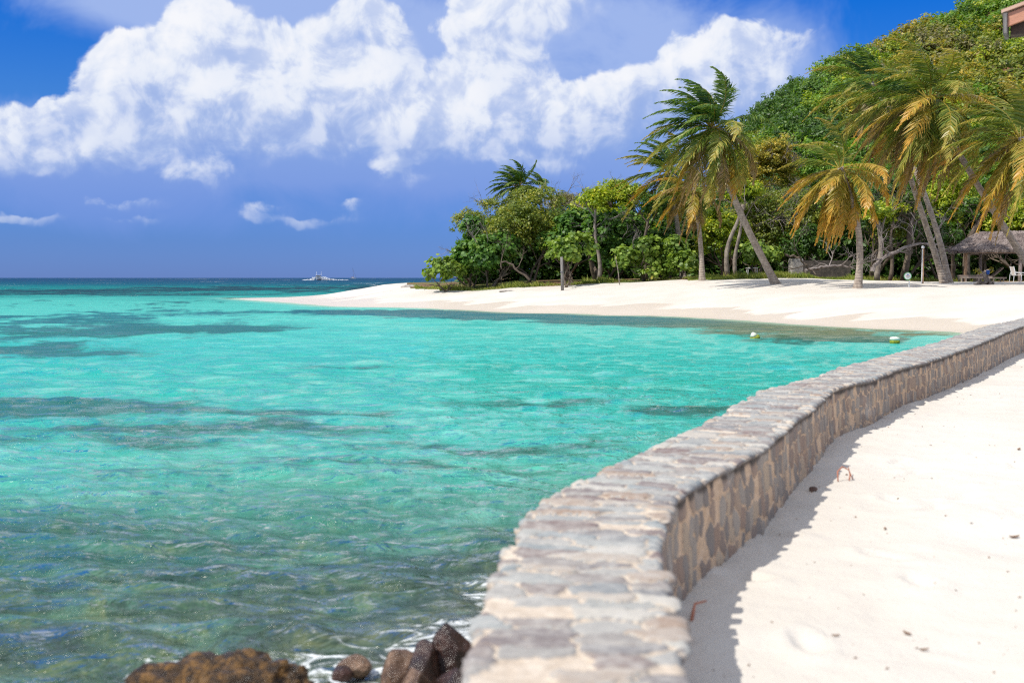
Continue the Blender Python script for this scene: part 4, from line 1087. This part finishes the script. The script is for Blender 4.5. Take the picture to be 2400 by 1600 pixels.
for mi, k in enumerate(ks):
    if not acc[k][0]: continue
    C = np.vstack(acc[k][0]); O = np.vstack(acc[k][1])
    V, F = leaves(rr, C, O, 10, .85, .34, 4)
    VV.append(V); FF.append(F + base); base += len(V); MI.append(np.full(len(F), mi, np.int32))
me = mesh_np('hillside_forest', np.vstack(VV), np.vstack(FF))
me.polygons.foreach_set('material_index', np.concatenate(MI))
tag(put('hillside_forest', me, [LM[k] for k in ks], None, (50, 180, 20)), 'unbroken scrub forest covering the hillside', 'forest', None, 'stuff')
RID = [('ridge_tree', 'round dark green tree on the skyline just right of the open sky notch', 1945, 128, 160, 42, 200, 'darkgreen'),
       ('ridge_tree', 'spiky yellow grey bush standing out on the skyline above the twin palms', 2135, 34, 85, 60, 215, 'greyish'),
       ('ridge_tree', 'sandy brown bush on the skyline left of the tallest palm top', 2030, 70, 105, 70, 210, 'greyish'),
       ('ridge_tree', 'small dark tree lowest on the skyline of the hill', 1715, 250, 285, 50, 170, 'darkgreen'),
       ('ridge_tree', 'large dark green rounded tree clump on the middle of the slope', 1830, 215, 285, 110, 165, 'darkgreen'),
       ('ridge_tree', 'dark green tree poking above the ridge near the top edge', 2225, 8, 50, 50, 220, 'darkgreen')]
for i, (nm, lab, x, yt, yb, wp, Yt, kd) in enumerate(RID):
    g = gp(x, Yt); hh_ = wp * Yt / 2613.7 * .8
    yb = 638 - (g[2] + .8 - CAMZ) / Yt * 2613.7; yt = 638 - (g[2] + 1.2 + hh_ - CAMZ) / Yt * 2613.7
    tree(nm, lab, x, yt, yb, wp, Yt, kd, 500 + i, 2 if kd == 'greyish' else 0, leaf=.30, stems=2, dens=.5)

# ------------------------------------------------------------------ grass at the edge of the wood
GRASSM = leafmat('grass_blades', [(0, (.06, .10, .015)), (.4, (.14, .18, .03)), (.75, (.26, .27, .06)), (1, (.40, .34, .13))], .3)
rr = np.random.default_rng(55)
V = []; 
segs = [(955, 1010, 88, 84, 2200, .35), (1010, 1250, 83, 80, 3200, .30), (1340, 1410, 79, 77, 2600, .42), (1250, 1580, 80, 78, 2200, .22), (1580, 1960, 72.5, 74.5, 9000, .34), (1960, 2352, 78, 92, 6000, .25)]
for (x0, x1, Y0, Y1, N_, hh_) in segs:
    x = rr.uniform(x0, x1, N_); f = (x - x0) / (x1 - x0)
    Yt = Y0 + (Y1 - Y0) * f + np.abs(rr.normal(0, 1.2 if x0 < 1960 else 6, N_))
    X_ = (x - 1176) / 2613.7 * Yt; Z_, S_ = terrain(X_, Yt)
    clump = fbm(X_ * .8, Yt * .8, 3, 8)
    h = hh_ * rr.uniform(.4, 1.15, N_) * np.clip((clump - .3) * 3.2, .1, 1.3); a = rr.uniform(0, 6.28, N_); wdt = .035
    p0 = np.stack([X_, Yt, Z_ - .02], -1); sd_ = np.stack([np.cos(a), np.sin(a), 0 * a], -1) * wdt
    ln = np.stack([rr.normal(-.25, .3, N_) * h, rr.normal(0, .3, N_) * h, h], -1)
    V.append(np.stack([p0 - sd_, p0 + sd_, p0 + ln + sd_ * .1, p0 + ln - sd_ * .1], 1).reshape(-1, 3))
V = np.vstack(V); F = np.arange(len(V)).reshape(-1, 4)
tag(put('grass', mesh_np('grass', V, F), GRASSM, None, (10, 80, 1.9)), 'short grass along the top of the beach', 'grass', None, 'stuff')

# ------------------------------------------------------------------ slim free-standing trunks in the shade
rr = np.random.default_rng(31)
SLIM = [(1375, 80, 5.2, .13, 'slim dark trunk just left of the leaning stick'),
        (1480, 79, 4.6, .12, 'crooked trunk standing left of the short palm trunk'),
        (1668, 77, 5.0, .15, 'first slim trunk right of the short palm'),
        (1690, 78, 5.0, .12, 'grey trunk midway between short palm and leaning palm'),
        (2018, 79, 4.2, .17, 'pale brown trunk standing in the gap between two palms'),
        (2078, 82, 5.0, .22, 'dark thick trunk right behind the round sign'),
        (2045, 81, 4.6, .12, 'thin dark trunk tilted left of the round sign'),
        (2215, 84, 5.0, .24, 'thick dark trunk left of the front hut post')]
for i, (x, Yt, h, r, lab) in enumerate(SLIM):
    g = gp(x, Yt, -.1); root = thing('slim_tree', g, lab, 'tree', 'bare trunks in the shade')
    lean = rr.normal(0, .16); pts = [g + np.array([lean * h * s * s + .12 * math.sin(s * 7 + i), rr.normal(0, .03), h * s]) for s in np.linspace(0, 1, 9)]
    mb = MB(); mb.tube(pts, [r * (1.25 - .6 * s) for s in np.linspace(0, 1, 9)], 8, wob=.15)
    branches(mb, pts[6], norm(np.array([.5, -.1, .8])), 1.8, r * .45, 2, rr); branches(mb, pts[7], norm(np.array([-.6, -.1, .7])), 1.6, r * .4, 2, rr)
    mb.build('trunk', BARK if i in (1, 5, 6, 7) else PALE, root, smooth=True)
    C, O = crown_clumps(rr, pts[-1] + np.array([0, 0, .6]), 3.2, 2.0, 2.6, 4, 12)
    V, F = leaves(rr, C, O, 20, .4, .15, 4)
    put('crown', mesh_np('crown', V, F), LM['darkgreen' if i % 2 else 'yellowgreen'], root)

# fallen grey trunks and the arching dead limb by the pale palm
def log(lab, pts, r, seed, mat=TWIG, nb=4, name='fallen_branch'):
    rr = np.random.default_rng(seed); g = np.array(pts[0]); root = thing(name, (g[0], g[1], gz(g[0], g[1])), lab, 'dead branch')
    P_ = np.array(pts, float); n = 14; t_ = np.linspace(0, len(P_) - 1, n)
    Q = np.stack([np.interp(t_, range(len(P_)), P_[:, k]) for k in range(3)], -1); Q += rr.normal(0, .04, Q.shape)
    mb = MB(); mb.tube(list(Q), list(np.linspace(r, r * .4, n)), 7, wob=.2)
    for k in range(nb):
        i = rr.integers(4, n - 1); branches(mb, Q[i], norm(rr.normal(0, 1, 3) * np.array([1, .4, .6]) + np.array([0, -.2, .3])), rr.uniform(.7, 1.5), r * .4, 3, rr, .6, 0, 3, 3)
    mb.build('dead_wood', mat, root)
def wp(x, y, Y): return tuple(at(x, y, Y))
log('grey arching dead tree limb between the pale palm and the round sign', [wp(2000, 625, 78), wp(2020, 596, 78), wp(2050, 580, 78), wp(2110, 560, 78), wp(2160, 562, 78)], .16, 3, TWIG, 9)
log('dark bent limb lying from the wall block down to the grass', [wp(1800, 586, 76), wp(1832, 590, 76), wp(1855, 612, 76), wp(1875, 632, 75.5)], .10, 4, BARK, 2)
log('long grey fallen trunk lying on the ground behind the pale palm', [wp(1850, 622, 77), wp(1890, 612, 77), wp(1930, 608, 77), wp(1965, 618, 77)], .12, 5, TWIG, 5)
log('twisted pale looping limb at the foot of the dark left trees', [wp(1215, 640, 80), wp(1190, 622, 80), wp(1165, 600, 80), wp(1150, 604, 80), wp(1152, 620, 80)], .09, 6, BARK, 2)

# ------------------------------------------------------------------ timber posts, sign, ruin
GREYW = simple('grey_weathered_wood', (.30, .28, .26), (.13, .12, .115), 6, .85, .6, stretch=(6, 6, .6))
WARMW = simple('warm_timber', (.52, .33, .20), (.33, .20, .12), 5, .7, .3, stretch=(6, 6, .8))
g = gp(1292, 74); tp = at(1290, 590, 74)
r0 = thing('wooden_post', g, 'dark grey weathered wooden post standing alone in the sand', 'post')
MB().tube([g - [0, 0, .3], g + (tp - g) * .5 + [0.01, 0, 0], tp], [.105, .10, .09], 10, wob=.08).build('post_shaft', GREYW, r0, smooth=True)
a = MB(); a.lathe(g + (tp - g) * .55 - [0, 0, .03], [(.108, 0), (.112, .03), (.108, .06)], 12); a.build('band', GREYM, r0)
g = gp(1424, 74); tp = at(1413, 587, 74)
tag(MB().tube([g - [0, 0, .2], (g + tp) / 2 + [.03, 0, 0], tp], [.035, .03, .022], 6, wob=.2).build('stick', PALE, None, g), 'thin pale stick leaning left in the sand before the wood', 'stick')
g = gp(2119.5, 66); tp = at(2119.5, 571, 66)
r0 = thing('slim_pole', g, 'slim straight pole, half orange and half white, left of the twin palms', 'pole')
h_ = tp[2] - g[2]
MB().box((g[0] + .012, g[1], g[2] + h_ / 2), (.075, .08, h_), None, .008).build('timber_pole', WARMW, r0)
MB().box((g[0] - .052, g[1] - .005, g[2] + h_ / 2 - .02), (.05, .05, h_ - .04), None, .006).build('white_pipe', WHITE, r0)
MB().lathe((g[0] - .03, g[1], g[2] + h_), [(.05, 0), (.09, .05), (.09, .12), (.04, .17)], 12).build('lamp_head', WHITE, r0)
# round sign
g = gp(2087, 61); cS = at(2085.5, 634, 61)
SG = simple('sign_green', (.10, .42, .14), (.08, .36, .12), 2, .5, 0); SW = simple('sign_white', (.80, .82, .80), (.76, .78, .76), 2, .5, 0)
SB = simple('sign_blue', (.02, .22, .55), (.02, .18, .5), 2, .5, 0); SR = simple('sign_red', (.75, .25, .25), (.7, .22, .22), 2, .5, 0)
r0 = thing('round_sign', g, 'round white sign with a green rim on a short stake in the sand', 'sign')
MB().box((g[0] + .05, g[1] + .04, g[2] + .14), (.06, .03, .44), None, .005).build('stake', SW, r0)
Mr = rotx(R(90))
MB().lathe(cS + [0, .03, 0], [(.205, -.012), (.215, 0), (.205, .012)], 32, Mr).build('rim', SG, r0)
fc = MB().lathe(cS + [-.004, .012, 0], [(.178, -.006), (.178, .006)], 32, Mr).build('face', SW, r0)
a = MB(); yy0 = cS[1] - .004
a.add([(cS[0] - .055, yy0, cS[2] + .055), (cS[0] + .05, yy0, cS[2] + .055), (cS[0] + .02, yy0, cS[2] + .10), (cS[0] - .01, yy0, cS[2] + .115), (cS[0] - .035, yy0, cS[2] + .09)], [(0, 1, 2, 3, 4)]); a.build('blue_emblem', SB, fc)
a = MB()
for k in range(6): a.box((cS[0] - .085 + k * .034, yy0, cS[2] - .005 + .006 * (k % 2)), (.022, .004, .03))
a.build('red_lettering', SR, fc)
a = MB()
for k in range(5): a.box((cS[0] - .06 + k * .03, yy0, cS[2] - .065), (.018, .004, .018))
a.build('green_lettering', SG, fc)
# ruined block and rock, white table in the shade
PLAS = simple('old_plaster', (.50, .47, .43), (.26, .24, .22), 5, .95, .8)
c0 = at(1828, 607, 78); g = gp(1828, 78)
tag(MB().box((c0[0], 78, (g[2] + c0[2] + .38) / 2), (.80, .7, c0[2] + .38 - g[2]), rotz(.2), .04).build('ruined_wall_block', PLAS, None, g), 'square whitish block of ruined wall under the trees', 'wall')
c0 = at(1895, 606, 81); g = gp(1895, 81)
tag(MB().box((c0[0], 81, (g[2] + c0[2] + .25) / 2), (3.6, .35, c0[2] + .25 - g[2]), rotz(-.05), .03).build('dark_ruined_wall', simple('mossy_stone', (.12, .10, .085), (.05, .045, .04), 4, .95, .8), None, g), 'long dark low wall beside the whitish block in deep shade', 'wall')
for (x, y, Yt, size, lab) in [(1752, 622, 76, (.42, .3, .22), 'grey boulder under the trees left of the leaning palm foot'),
                              (1795, 628, 75.5, (.16, .15, .16), 'small pale rock right of the leaning palm foot')]:
    c0 = at(x, y, Yt); g = gp(x, Yt); V, F = rockmesh(size, 300 + x, .25, .06, 4, .5)
    tag(put('boulder', mesh_np('boulder', V + [c0[0], Yt, g[2] + size[2] * .5], F), RK4, None, g), lab, 'rock')
c0 = at(1727, 614, 79); g = gp(1727, 79); zt = g[2] + .62
r0 = thing('beach_table', (c0[0], 79, g[2]), 'low white table in the shade of the wood', 'table')
MB().box((c0[0], 79, zt), (.74, .6, .06), None, .01).build('tabletop', WHITE, r0)
for q in (-1, 1):
    for p_ in (-1, 1): MB().box((c0[0] + q * .31, 79 + p_ * .24, (zt + g[2]) / 2 - .02), (.05, .05, zt - g[2] - .03)).build('leg', WHITE, r0)
for (x, Yt, size, lab) in [(1165, 78.5, (.75, .4, .10), 'flat grey slab of beach rock half buried in sand below the dark trees'),
                           (945, 95, (.9, .5, .22), 'pale rock at the tip of the grass on the sand spit')]:
    g = gp(x, Yt); V, F = rockmesh(size, 340 + x, .2, .05, 4, .3)
    tag(put('beach_rock', mesh_np('beach_rock', V + g, F), RK4, None, g), lab, 'rock')

# ------------------------------------------------------------------ thatched shelter
m, t, o = material('thatch')
b = t.node('ShaderNodeBsdfPrincipled'); tcn = t.node('ShaderNodeTexCoord'); v = tcn.outputs['Object']
n1 = t.noise(v, 1.6, 5, .65); n2 = t.noise(t.vmath('MULTIPLY', v, (14, 14, 5)), 1.0, 5, .7)
c = t.mix(t.maprange(n1, .3, .7), (.17, .135, .125), (.33, .275, .25)); c = t.mix(t.maprange(n2, .4, .7, 0, .6), c, (.10, .075, .07))
t.link(c, b.inputs['Base Color']); b.inputs['Roughness'].default_value = 1.0; b.inputs['Specular IOR Level'].default_value = .1
bp = t.node('ShaderNodeBump'); bp.inputs['Strength'].default_value = 1.0; bp.inputs['Distance'].default_value = .06
t.link(n2, bp.inputs['Height']); t.link(bp.outputs[0], b.inputs['Normal']); t.link(b.outputs[0], o.inputs[0])
THATCH = m
YH = 78.0
gh = gp(2300, YH); zg = gh[2]
hut = thing('thatched_shelter', gh, 'open beach shelter with a grey palm thatch roof on wooden posts', 'shelter')
RM = rotz(R(-38)); hc = np.array([gh[0] - .15, YH, zg])
def H_(x, y, z): return RM @ np.array([x, y, z]) + hc
LX, LY, ZE, ZR = 2.75, 2.3, 2.12, 3.45
# roof surface: gable on the +x end, hip on the -x end
def roofz(x, y):
    a_ = ZR - (ZR - ZE) * abs(y) / LY
    hip = ZR - (ZR - ZE) * max(0, (-(x) - (LX - 1.35)) / 1.35)
    return min(a_, hip) + .10 * math.sin(math.pi * min(abs(y) / LY, 1)) * .5
rr = np.random.default_rng(12)
nx_, ny_ = 70, 64; V = []; 
for i in range(nx_):
    for j in range(ny_):
        x_ = -LX + 2 * LX * i / (nx_ - 1); y_ = -LY + 2 * LY * j / (ny_ - 1)
        e_ = rr.normal(0, .02); z_ = roofz(x_, y_) + e_ + .05 * (math.fmod(roofz(x_, y_) * 4.2 + .15 * math.sin(x_ * 3 + y_ * 2), 1.0))
        jit = .07 if i in (0, nx_ - 1) or j in (0, ny_ - 1) else 0.0
        V.append(H_(x_ + rr.normal(0, jit), y_ + rr.normal(0, jit), z_ - (rr.random() * .12 if jit else 0)))
for i in range(nx_):
    for j in range(ny_):
        x_ = -LX + 2 * LX * i / (nx_ - 1); y_ = -LY + 2 * LY * j / (ny_ - 1)
        V.append(H_(x_ * .985, y_ * .985, roofz(x_, y_) - .16))
idx = np.arange(nx_ * ny_).reshape(nx_, ny_); Q = lambda I: np.stack([I[:-1, :-1], I[1:, :-1], I[1:, 1:], I[:-1, 1:]], -1).reshape(-1, 4)
o_ = nx_ * ny_
Fq = [Q(idx), Q(idx + o_)[:, ::-1]]
for ring in (idx[0, :], idx[-1, :], idx[:, 0], idx[:, -1]):
    Fq.append(np.stack([ring[:-1], ring[1:], ring[1:] + o_, ring[:-1] + o_], -1))
rf = put('thatch_roof', mesh_np('thatch_roof', V, np.vstack(Fq)), THATCH, hut)
# ragged straw along the eaves and over the slope
V = []
for k in range(5200):
    x_, y_ = rr.uniform(-LX, LX), rr.uniform(-LY, LY)
    if k < 2200:
        if rr.random() < .5: y_ = rr.choice([-LY, LY]) * rr.uniform(.97, 1.0)
        else: x_ = rr.choice([-LX, LX]) * rr.uniform(.98, 1.0)
    z_ = roofz(x_, y_) + .05
    dx_, dy_ = (roofz(x_ + .05, y_) - roofz(x_, y_)) / .05, (roofz(x_, y_ + .05) - roofz(x_, y_)) / .05
    g2 = np.array([-dx_, -dy_, 0]); g2 = g2 / (np.linalg.norm(g2) + 1e-6); d_ = norm(np.array([g2[0], g2[1], -.75]) + rr.normal(0, .22, 3))
    L_ = rr.uniform(.14, .30); sd_ = norm(np.cross(d_, rr.normal(0, 1, 3))) * .016
    p0 = np.array([x_, y_, z_]); p1 = p0 + d_ * L_
    V += [H_(*(p0 - sd_)), H_(*(p0 + sd_)), H_(*(p1 + sd_ * .3)), H_(*(p1 - sd_ * .3))]
put('straw_fringe', mesh_np('straw', V, np.arange(len(V)).reshape(-1, 4)), THATCH, rf)
OLDW = simple('old_roof_timber', (.34, .27, .24), (.20, .16, .15), 5, .85, .5, stretch=(2, 2, 2))
def beam(mb, a_, b_, w_): 
    a_, b_ = np.array(a_), np.array(b_); mb.tube([a_, (a_ + b_) / 2, b_], w_, 4)
for q, (px_, py_) in enumerate([(-1.75, -1.7), (1.75, -1.7), (-1.75, 1.7), (1.75, 1.7)]):
    a = MB(); a.tube([H_(px_, py_, -.2), H_(px_ + .02, py_, 1.1), H_(px_, py_, 2.2)], [.115, .11, .105], 9, wob=.08)
    a.build('post', WARMW if q == 0 else OLDW, hut, smooth=True)
for (p_, q_) in [((-2.1, -1.7), (2.1, -1.7)), ((-2.1, 1.7), (2.1, 1.7)), ((1.86, -2.0), (1.86, 2.0)), ((-1.86, -2.0), (-1.86, 2.0))]:
    ax_ = np.array([(p_[0] + q_[0]) / 2, (p_[1] + q_[1]) / 2, 2.06]); sx_ = abs(p_[0] - q_[0]) or .10; sy_ = abs(p_[1] - q_[1]) or .10
    a = MB(); a.box(RM @ ax_ + hc, (sx_, sy_, .22), RM, .012); a.build('beam', WARMW if p_[1] == -1.7 and q_[1] == -1.7 else OLDW, hut)
a = MB()
for y_ in (-1.2, -.4, .4, 1.2):
    pass
beam(a, H_(1.9, -1.95, 2.2), H_(1.9, 0, 3.18), .06); beam(a, H_(1.9, 1.95, 2.2), H_(1.9, 0, 3.18), .06); beam(a, H_(1.9, 0, 2.1), H_(1.9, 0, 3.18), .06); beam(a, H_(1.9, -.9, 2.1), H_(1.9, -.35, 2.85), .05)
a.build('gable_truss', OLDW, hut)
# loungers under the roof
LW = simple('lounger_wood', (.33, .27, .22), (.22, .18, .15), 4, .7, .3); CUSH = simple('brown_cushion', (.26, .20, .165), (.20, .155, .13), 3, .9, .2)
def lounger(x, Yt, lab, back, mat):
    g = gp(x, Yt); r0 = thing('beach_lounger', g, lab, 'lounger', 'loungers under the thatched shelter')
    M_ = rotz(R(-6)); f = lambda x_, y_, z_: M_ @ np.array([x_, y_, z_]) + g
    a = MB(); 
    for s_ in (-1, 1): a.box(f(.05, s_ * .33, .30), (2.0, .05, .11), M_, .008)
    for k in range(3): a.box(f(-.95 + k * .98, 0, .30), (.06, .62, .09), M_)
    a.build('frame', LW, r0)
    for x_ in (-.9, -.62, .2, .85):
        for s_ in (-1, 1): MB().box(f(x_, s_ * .31, .12), (.09, .06, .26), M_, .006).build('leg', LW, r0)
    MB().box(f(-.42, 0, .41), (1.2, .64, .11), M_, .03).build('seat_cushion', mat, r0)
    Mb = M_ @ roty(-back); c_ = f(.18 + .45 * math.cos(back), 0, .40 + .45 * math.sin(back))
    MB().box(c_, (.92, .64, .10), Mb, .03).build('back_cushion', mat, r0)
lounger(2238, 75.5, 'brown wooden lounger in front, its low back tilted up to the right', R(28), CUSH)
lounger(2272, 77.5, 'second brown lounger behind, its back raised more steeply', R(42), CUSH)
# white sling chair
g = gp(2337, 72); r0 = thing('beach_chair', g, 'white tube frame chair with a white sling seat right of the hut post', 'chair')
SL = simple('white_sling', (.70, .62, .56), (.62, .54, .48), 8, .8, .1); f = lambda x_, y_, z_: g + np.array([x_, y_, z_])
for s_ in (-.30, .30):
    MB().tube([f(-.38, s_, 0), f(-.34, s_, .45), f(-.30, s_, .62), f(.25, s_, .60), f(.38, s_, .50), f(.40, s_, .12), f(.28, s_, .0)], .022, 7).build('side_frame', WHITE, r0, smooth=True)
MB().add([f(-.36, -.27, .98), f(-.36, .27, .98), f(-.22, .27, .42), f(-.22, -.27, .42), f(.30, .27, .46), f(.30, -.27, .46), f(-.34, -.27, .98), f(-.34, .27, .98), f(-.20, .27, .45), f(-.20, -.27, .45), f(.30, .27, .49), f(.30, -.27, .49)],
         [(0, 1, 2, 3), (3, 2, 4, 5), (7, 6, 9, 8), (8, 9, 11, 10), (0, 6, 7, 1), (5, 4, 10, 11), (0, 3, 9, 6), (3, 5, 11, 9), (1, 7, 8, 2), (2, 8, 10, 4)]).build('sling', SL, r0)
for s_ in (-.28, .28): MB().tube([f(-.37, s_, 1.0), f(-.22, s_, .43)], .022, 7).build('back_frame', WHITE, r0)
# driftwood stump with a blue cup and sprouting leaves
g = gp(2268, 64.5); r0 = thing('stump', g, 'gnarled grey driftwood stump with sprouting leaves in front of the loungers', 'stump')
rr = np.random.default_rng(4); mb = MB()
mb.tube([g + [-.05, 0, -.1], g + [0, 0, .2], g + [-.10, 0, .45], g + [-.2, 0, .72]], [.28, .17, .13, .09], 9, wob=.25)
for k in range(9):
    a_ = k * .7; mb.tube([g + [0, 0, .12], g + [.35 * math.cos(a_), .3 * math.sin(a_), .12], g + [.62 * math.cos(a_) - .25, .5 * math.sin(a_), -.05]], [.10, .08, .04], 6, wob=.3)
mb.tube([g + [-.08, 0, .45], g + [.10, 0, .62], g + [.16, 0, .80]], [.06, .04, .02], 6); mb.tube([g + [-.18, 0, .68], g + [-.42, 0, .75], g + [-.6, 0, .9]], [.05, .03, .02], 6)
mb.build('driftwood', PALE, r0, smooth=True)
C = np.array([g + [.22, 0, .80], g + [.14, -.05, .9], g + [-.6, 0, .85], g + [-.45, 0, .70], g + [-.7, 0, .75]]); V, F = leaves(rr, C, np.tile([[0, -.5, .5]], (5, 1)), 14, .15, .085, 4)
put('sprouts', mesh_np('sprouts', V, F), LM['yellow'], r0)
tag(MB().lathe(g + [.0, -.06, .58], [(.06, 0), (.085, .04), (.10, .20), (.10, .24)], 14).build('blue_cup', simple('blue_plastic', (.02, .12, .45), (.02, .09, .38), 2, .3, 0), None, g), 'blue plastic tub hung on the driftwood stump', 'tub')

# ------------------------------------------------------------------ roof corner of the building at the upper right
YR = 11.5
PINK = simple('salmon_painted_board', (.62, .31, .20), (.50, .23, .15), 3, .6, .25, stretch=(1, 1, 4)); SOF = simple('brown_soffit', (.13, .09, .07), (.07, .05, .04), 5, .9, .5, stretch=(1, 8, 1))
c0 = at(2304, 80, YR); c1 = at(2304, 32, YR)
bx0, bz0, bz1 = c0[0], c0[2], c1[2]
RB = rotz(R(-27)); n_before = set(bpy.data.objects.keys())
bld = thing('beach_bar_roof', (bx0 + 2.6, YR + 1.5, .4), 'salmon painted corner of a wooden building roof at the upper right', 'building')
SLp = .30; W_ = 5.0
def prism(mb, x0, x1, y0, y1, zb0, zb1, zt0, zt1):
    V = [(x0, y0, zb0), (x1, y0, zb1), (x1, y0, zt1), (x0, y0, zt0), (x0, y1, zb0), (x1, y1, zb1), (x1, y1, zt1), (x0, y1, zt0)]
    return mb.add(V, [(0, 1, 2, 3), (7, 6, 5, 4), (0, 4, 5, 1), (3, 2, 6, 7), (0, 3, 7, 4), (1, 5, 6, 2)])
rs = SLp * W_
zs = bz1 - .125                    # underside of the sloping board
prism(MB(), bx0 + .04, bx0 + W_, YR, YR + .05, zs, zs + rs, bz1, bz1 + rs).build('barge_board', PINK, bld)
prism(MB(), bx0 - .02, bx0 + W_, YR - .03, YR + .34, bz1 + .003, bz1 + .003 + rs, bz1 + .035, bz1 + .035 + rs).build('roof_edge', simple('pale_roof_edge', (.66, .45, .34), (.58, .36, .26), 3, .6, .2), bld)
MB().box((bx0 + .018, YR + .12, (bz0 + bz1) / 2), (.038, .30, bz1 - bz0), None, .004).build('end_board', GREYW, bld)
prism(MB(), bx0 + .06, bx0 + W_, YR + .10, YR + .26, bz0 + .01, bz0 + .01, bz1 - .01, bz1 - .01 + rs).build('gable_panel', SOF, bld)
prism(MB(), bx0 + 1.7, bx0 + W_, YR + .36, YR + 4.2, bz1 + .003 + SLp * 1.7, bz1 + .003 + rs, bz1 + .04 + SLp * 1.7, bz1 + .04 + rs).build('roof_deck', SOF, bld)
for (x_, y_) in [(bx0 + 1.9, YR + .6), (bx0 + 1.9, YR + 3.8), (bx0 + 4.6, YR + .6), (bx0 + 4.6, YR + 3.8)]:
    zt = bz1 + SLp * (x_ - bx0); MB().box((x_, y_, (.3 + zt) / 2), (.16, .16, zt - .3), None, .01).build('post', OLDW, bld)
pv = np.array([bx0, YR, 0.0]); TR = Matrix.Translation(tuple(pv)) @ Matrix.Rotation(R(-27), 4, 'Z') @ Matrix.Translation(tuple(-pv))
for o_ in [o for o in bpy.data.objects if o.name not in n_before and o.parent is None]: o_.matrix_world = TR @ Matrix.Translation(o_.location)

# ------------------------------------------------------------------ things lying on the near sand
DEB = simple('dry_leaf', (.34, .20, .12), (.18, .11, .07), 8, .8, .3)
rr = np.random.default_rng(17)
from mathutils.bvhtree import BVHTree
dg = bpy.context.evaluated_depsgraph_get(); bvh = BVHTree.FromObject(ns, dg); off_ns = np.array(ns.location)
def drop(x, y):
    h_ = bvh.ray_cast(Vector((float(x), float(y), 3)), Vector((0, 0, -1))); return float(h_[0][2]) if h_[0] is not None else .38
V = []
n_s = 0
while n_s < 700:
    yy_ = 2.3 + 27 * rr.random() ** 1.3; s_ = rr.uniform(0, WL); xx_ = float(np.interp(yy_, mid[:, 1], mid[:, 0])) + .35 + rr.exponential(1.6) * (1 + yy_ * .1)
    if vnoise(np.array([xx_ * 1.2]), np.array([yy_ * 1.2]), 6)[0] < .35: continue
    n_s += 1
    r_ = rr.uniform(.002, .007) * (1 if rr.random() < .93 else 1.8); c_ = np.array([xx_, yy_, drop(xx_, yy_) + r_ * .35]); a_ = rr.uniform(0, 6.28)
    d1 = np.array([math.cos(a_), math.sin(a_), rr.normal(0, .2)]) * r_ * rr.uniform(1, 2.2); d2 = np.array([-math.sin(a_), math.cos(a_), rr.normal(0, .3)]) * r_ * .7; up_ = np.array([0, 0, r_ * .6])
    V += [c_ - d1, c_ - d2 + up_, c_ + d1, c_ + d2 - up_ * .3, c_ - d1 * .6, c_ + d2 + up_, c_ + d1 * .8 + up_, c_ - d2]
tag(put('leaf_litter', mesh_np('leaf_litter', V, np.arange(len(V)).reshape(-1, 4)), DEB, None, (3, 8, .38)), 'dark bits of leaf and shell scattered over the sand', 'leaf litter', None, 'stuff')
def nearpt(x, y): p_ = on(x, y, .42); return np.array([p_[0], p_[1], drop(p_[0], p_[1])])
c_ = nearpt(1867, 1122); V, F = rockmesh((.035, .028, .022), 400, .2, .05, 4, .3)
tag(put('pebble', mesh_np('pebble', V + c_ + [0, 0, .012], F), simple('dark_pebble', (.16, .10, .08), (.08, .05, .04), 20, .8, .4), None, c_), 'single dark brown pebble in the shade of the wall', 'pebble')
REDT = simple('red_stalk', (.50, .20, .12), (.35, .13, .08), 12, .7, .2)
c_ = nearpt(1925, 1100)
tag(MB().tube([c_ + [0, 0, .005], c_ + [.01, .05, .07], c_ + [.06, .1, .10], c_ + [.11, .1, .075], c_ + [.13, .06, .01]], [.005, .006, .005, .005, .003], 6).build('curled_stalk', REDT, None, c_, True), 'thin reddish stalk arched over the shadow edge', 'stalk')
c_ = nearpt(1957, 1098)
tag(MB().tube([c_ + [-.02, 0, .004], c_ + [.0, .05, .04], c_ + [.03, .16, .03], c_ + [.06, .3, .06]], [.005, .006, .005, .003], 6).build('curled_stalk', REDT, None, c_, True), 'straighter reddish stalk just right of the arched one', 'stalk')
c_ = nearpt(1590, 1400)
tag(MB().tube([c_ + [-.005, -.02, .004], c_ + [.012, .05, .02], c_ + [.03, .11, .045], c_ + [.09, .14, .05]], [.007, .008, .006, .004], 6).build('twig', REDT, None, c_, True), 'dark red twig at the foot of the wall in shadow', 'twig')
def leafobj(x, y, lab, sz, ang_, curl=.5):
    c_ = nearpt(x, y); V = []; n = 9; sz = sz * .75
    for i in range(n):
        s_ = i / (n - 1) * 2 - 1; w_ = sz * .38 * (1 - s_ * s_) ** .7
        for q in (-1, 0, 1): V.append(rotz(ang_) @ np.array([s_ * sz, q * w_, curl * sz * (abs(q) * .35 + s_ * s_ * .4)]) + c_ + [0, 0, .004])
    F = [(i * 3 + k, i * 3 + k + 1, i * 3 + k + 4, i * 3 + k + 3) for i in range(n - 1) for k in (0, 1)]
    o_ = put('fallen_leaf', mesh_np('leaf', V, F, None, True), DEB, None, c_); md = o_.modifiers.new('thick', 'SOLIDIFY'); md.thickness = .0015
    tag(o_, lab, 'leaf', 'dry leaves on the near sand')
for a_ in [(2330, 1225, 'curled brown leaf close to the right edge of the sand', .05, .3), (2033, 1210, 'small brown leaf on the sand midway out from the wall', .03, 1.2),
           (1920, 1437, 'dark leaf in the lower sand close to the shadow', .026, .1), (2084, 1425, 'grey brown curled leaf in the lower middle of the sand', .034, 2.0),
           (2340, 1033, 'orange brown leaf at the right edge higher up', .05, .9), (2123, 1464, 'pale flat leaf nearest the bottom of the sand', .03, .2)]: leafobj(*a_)
print('objects', len(bpy.data.objects))
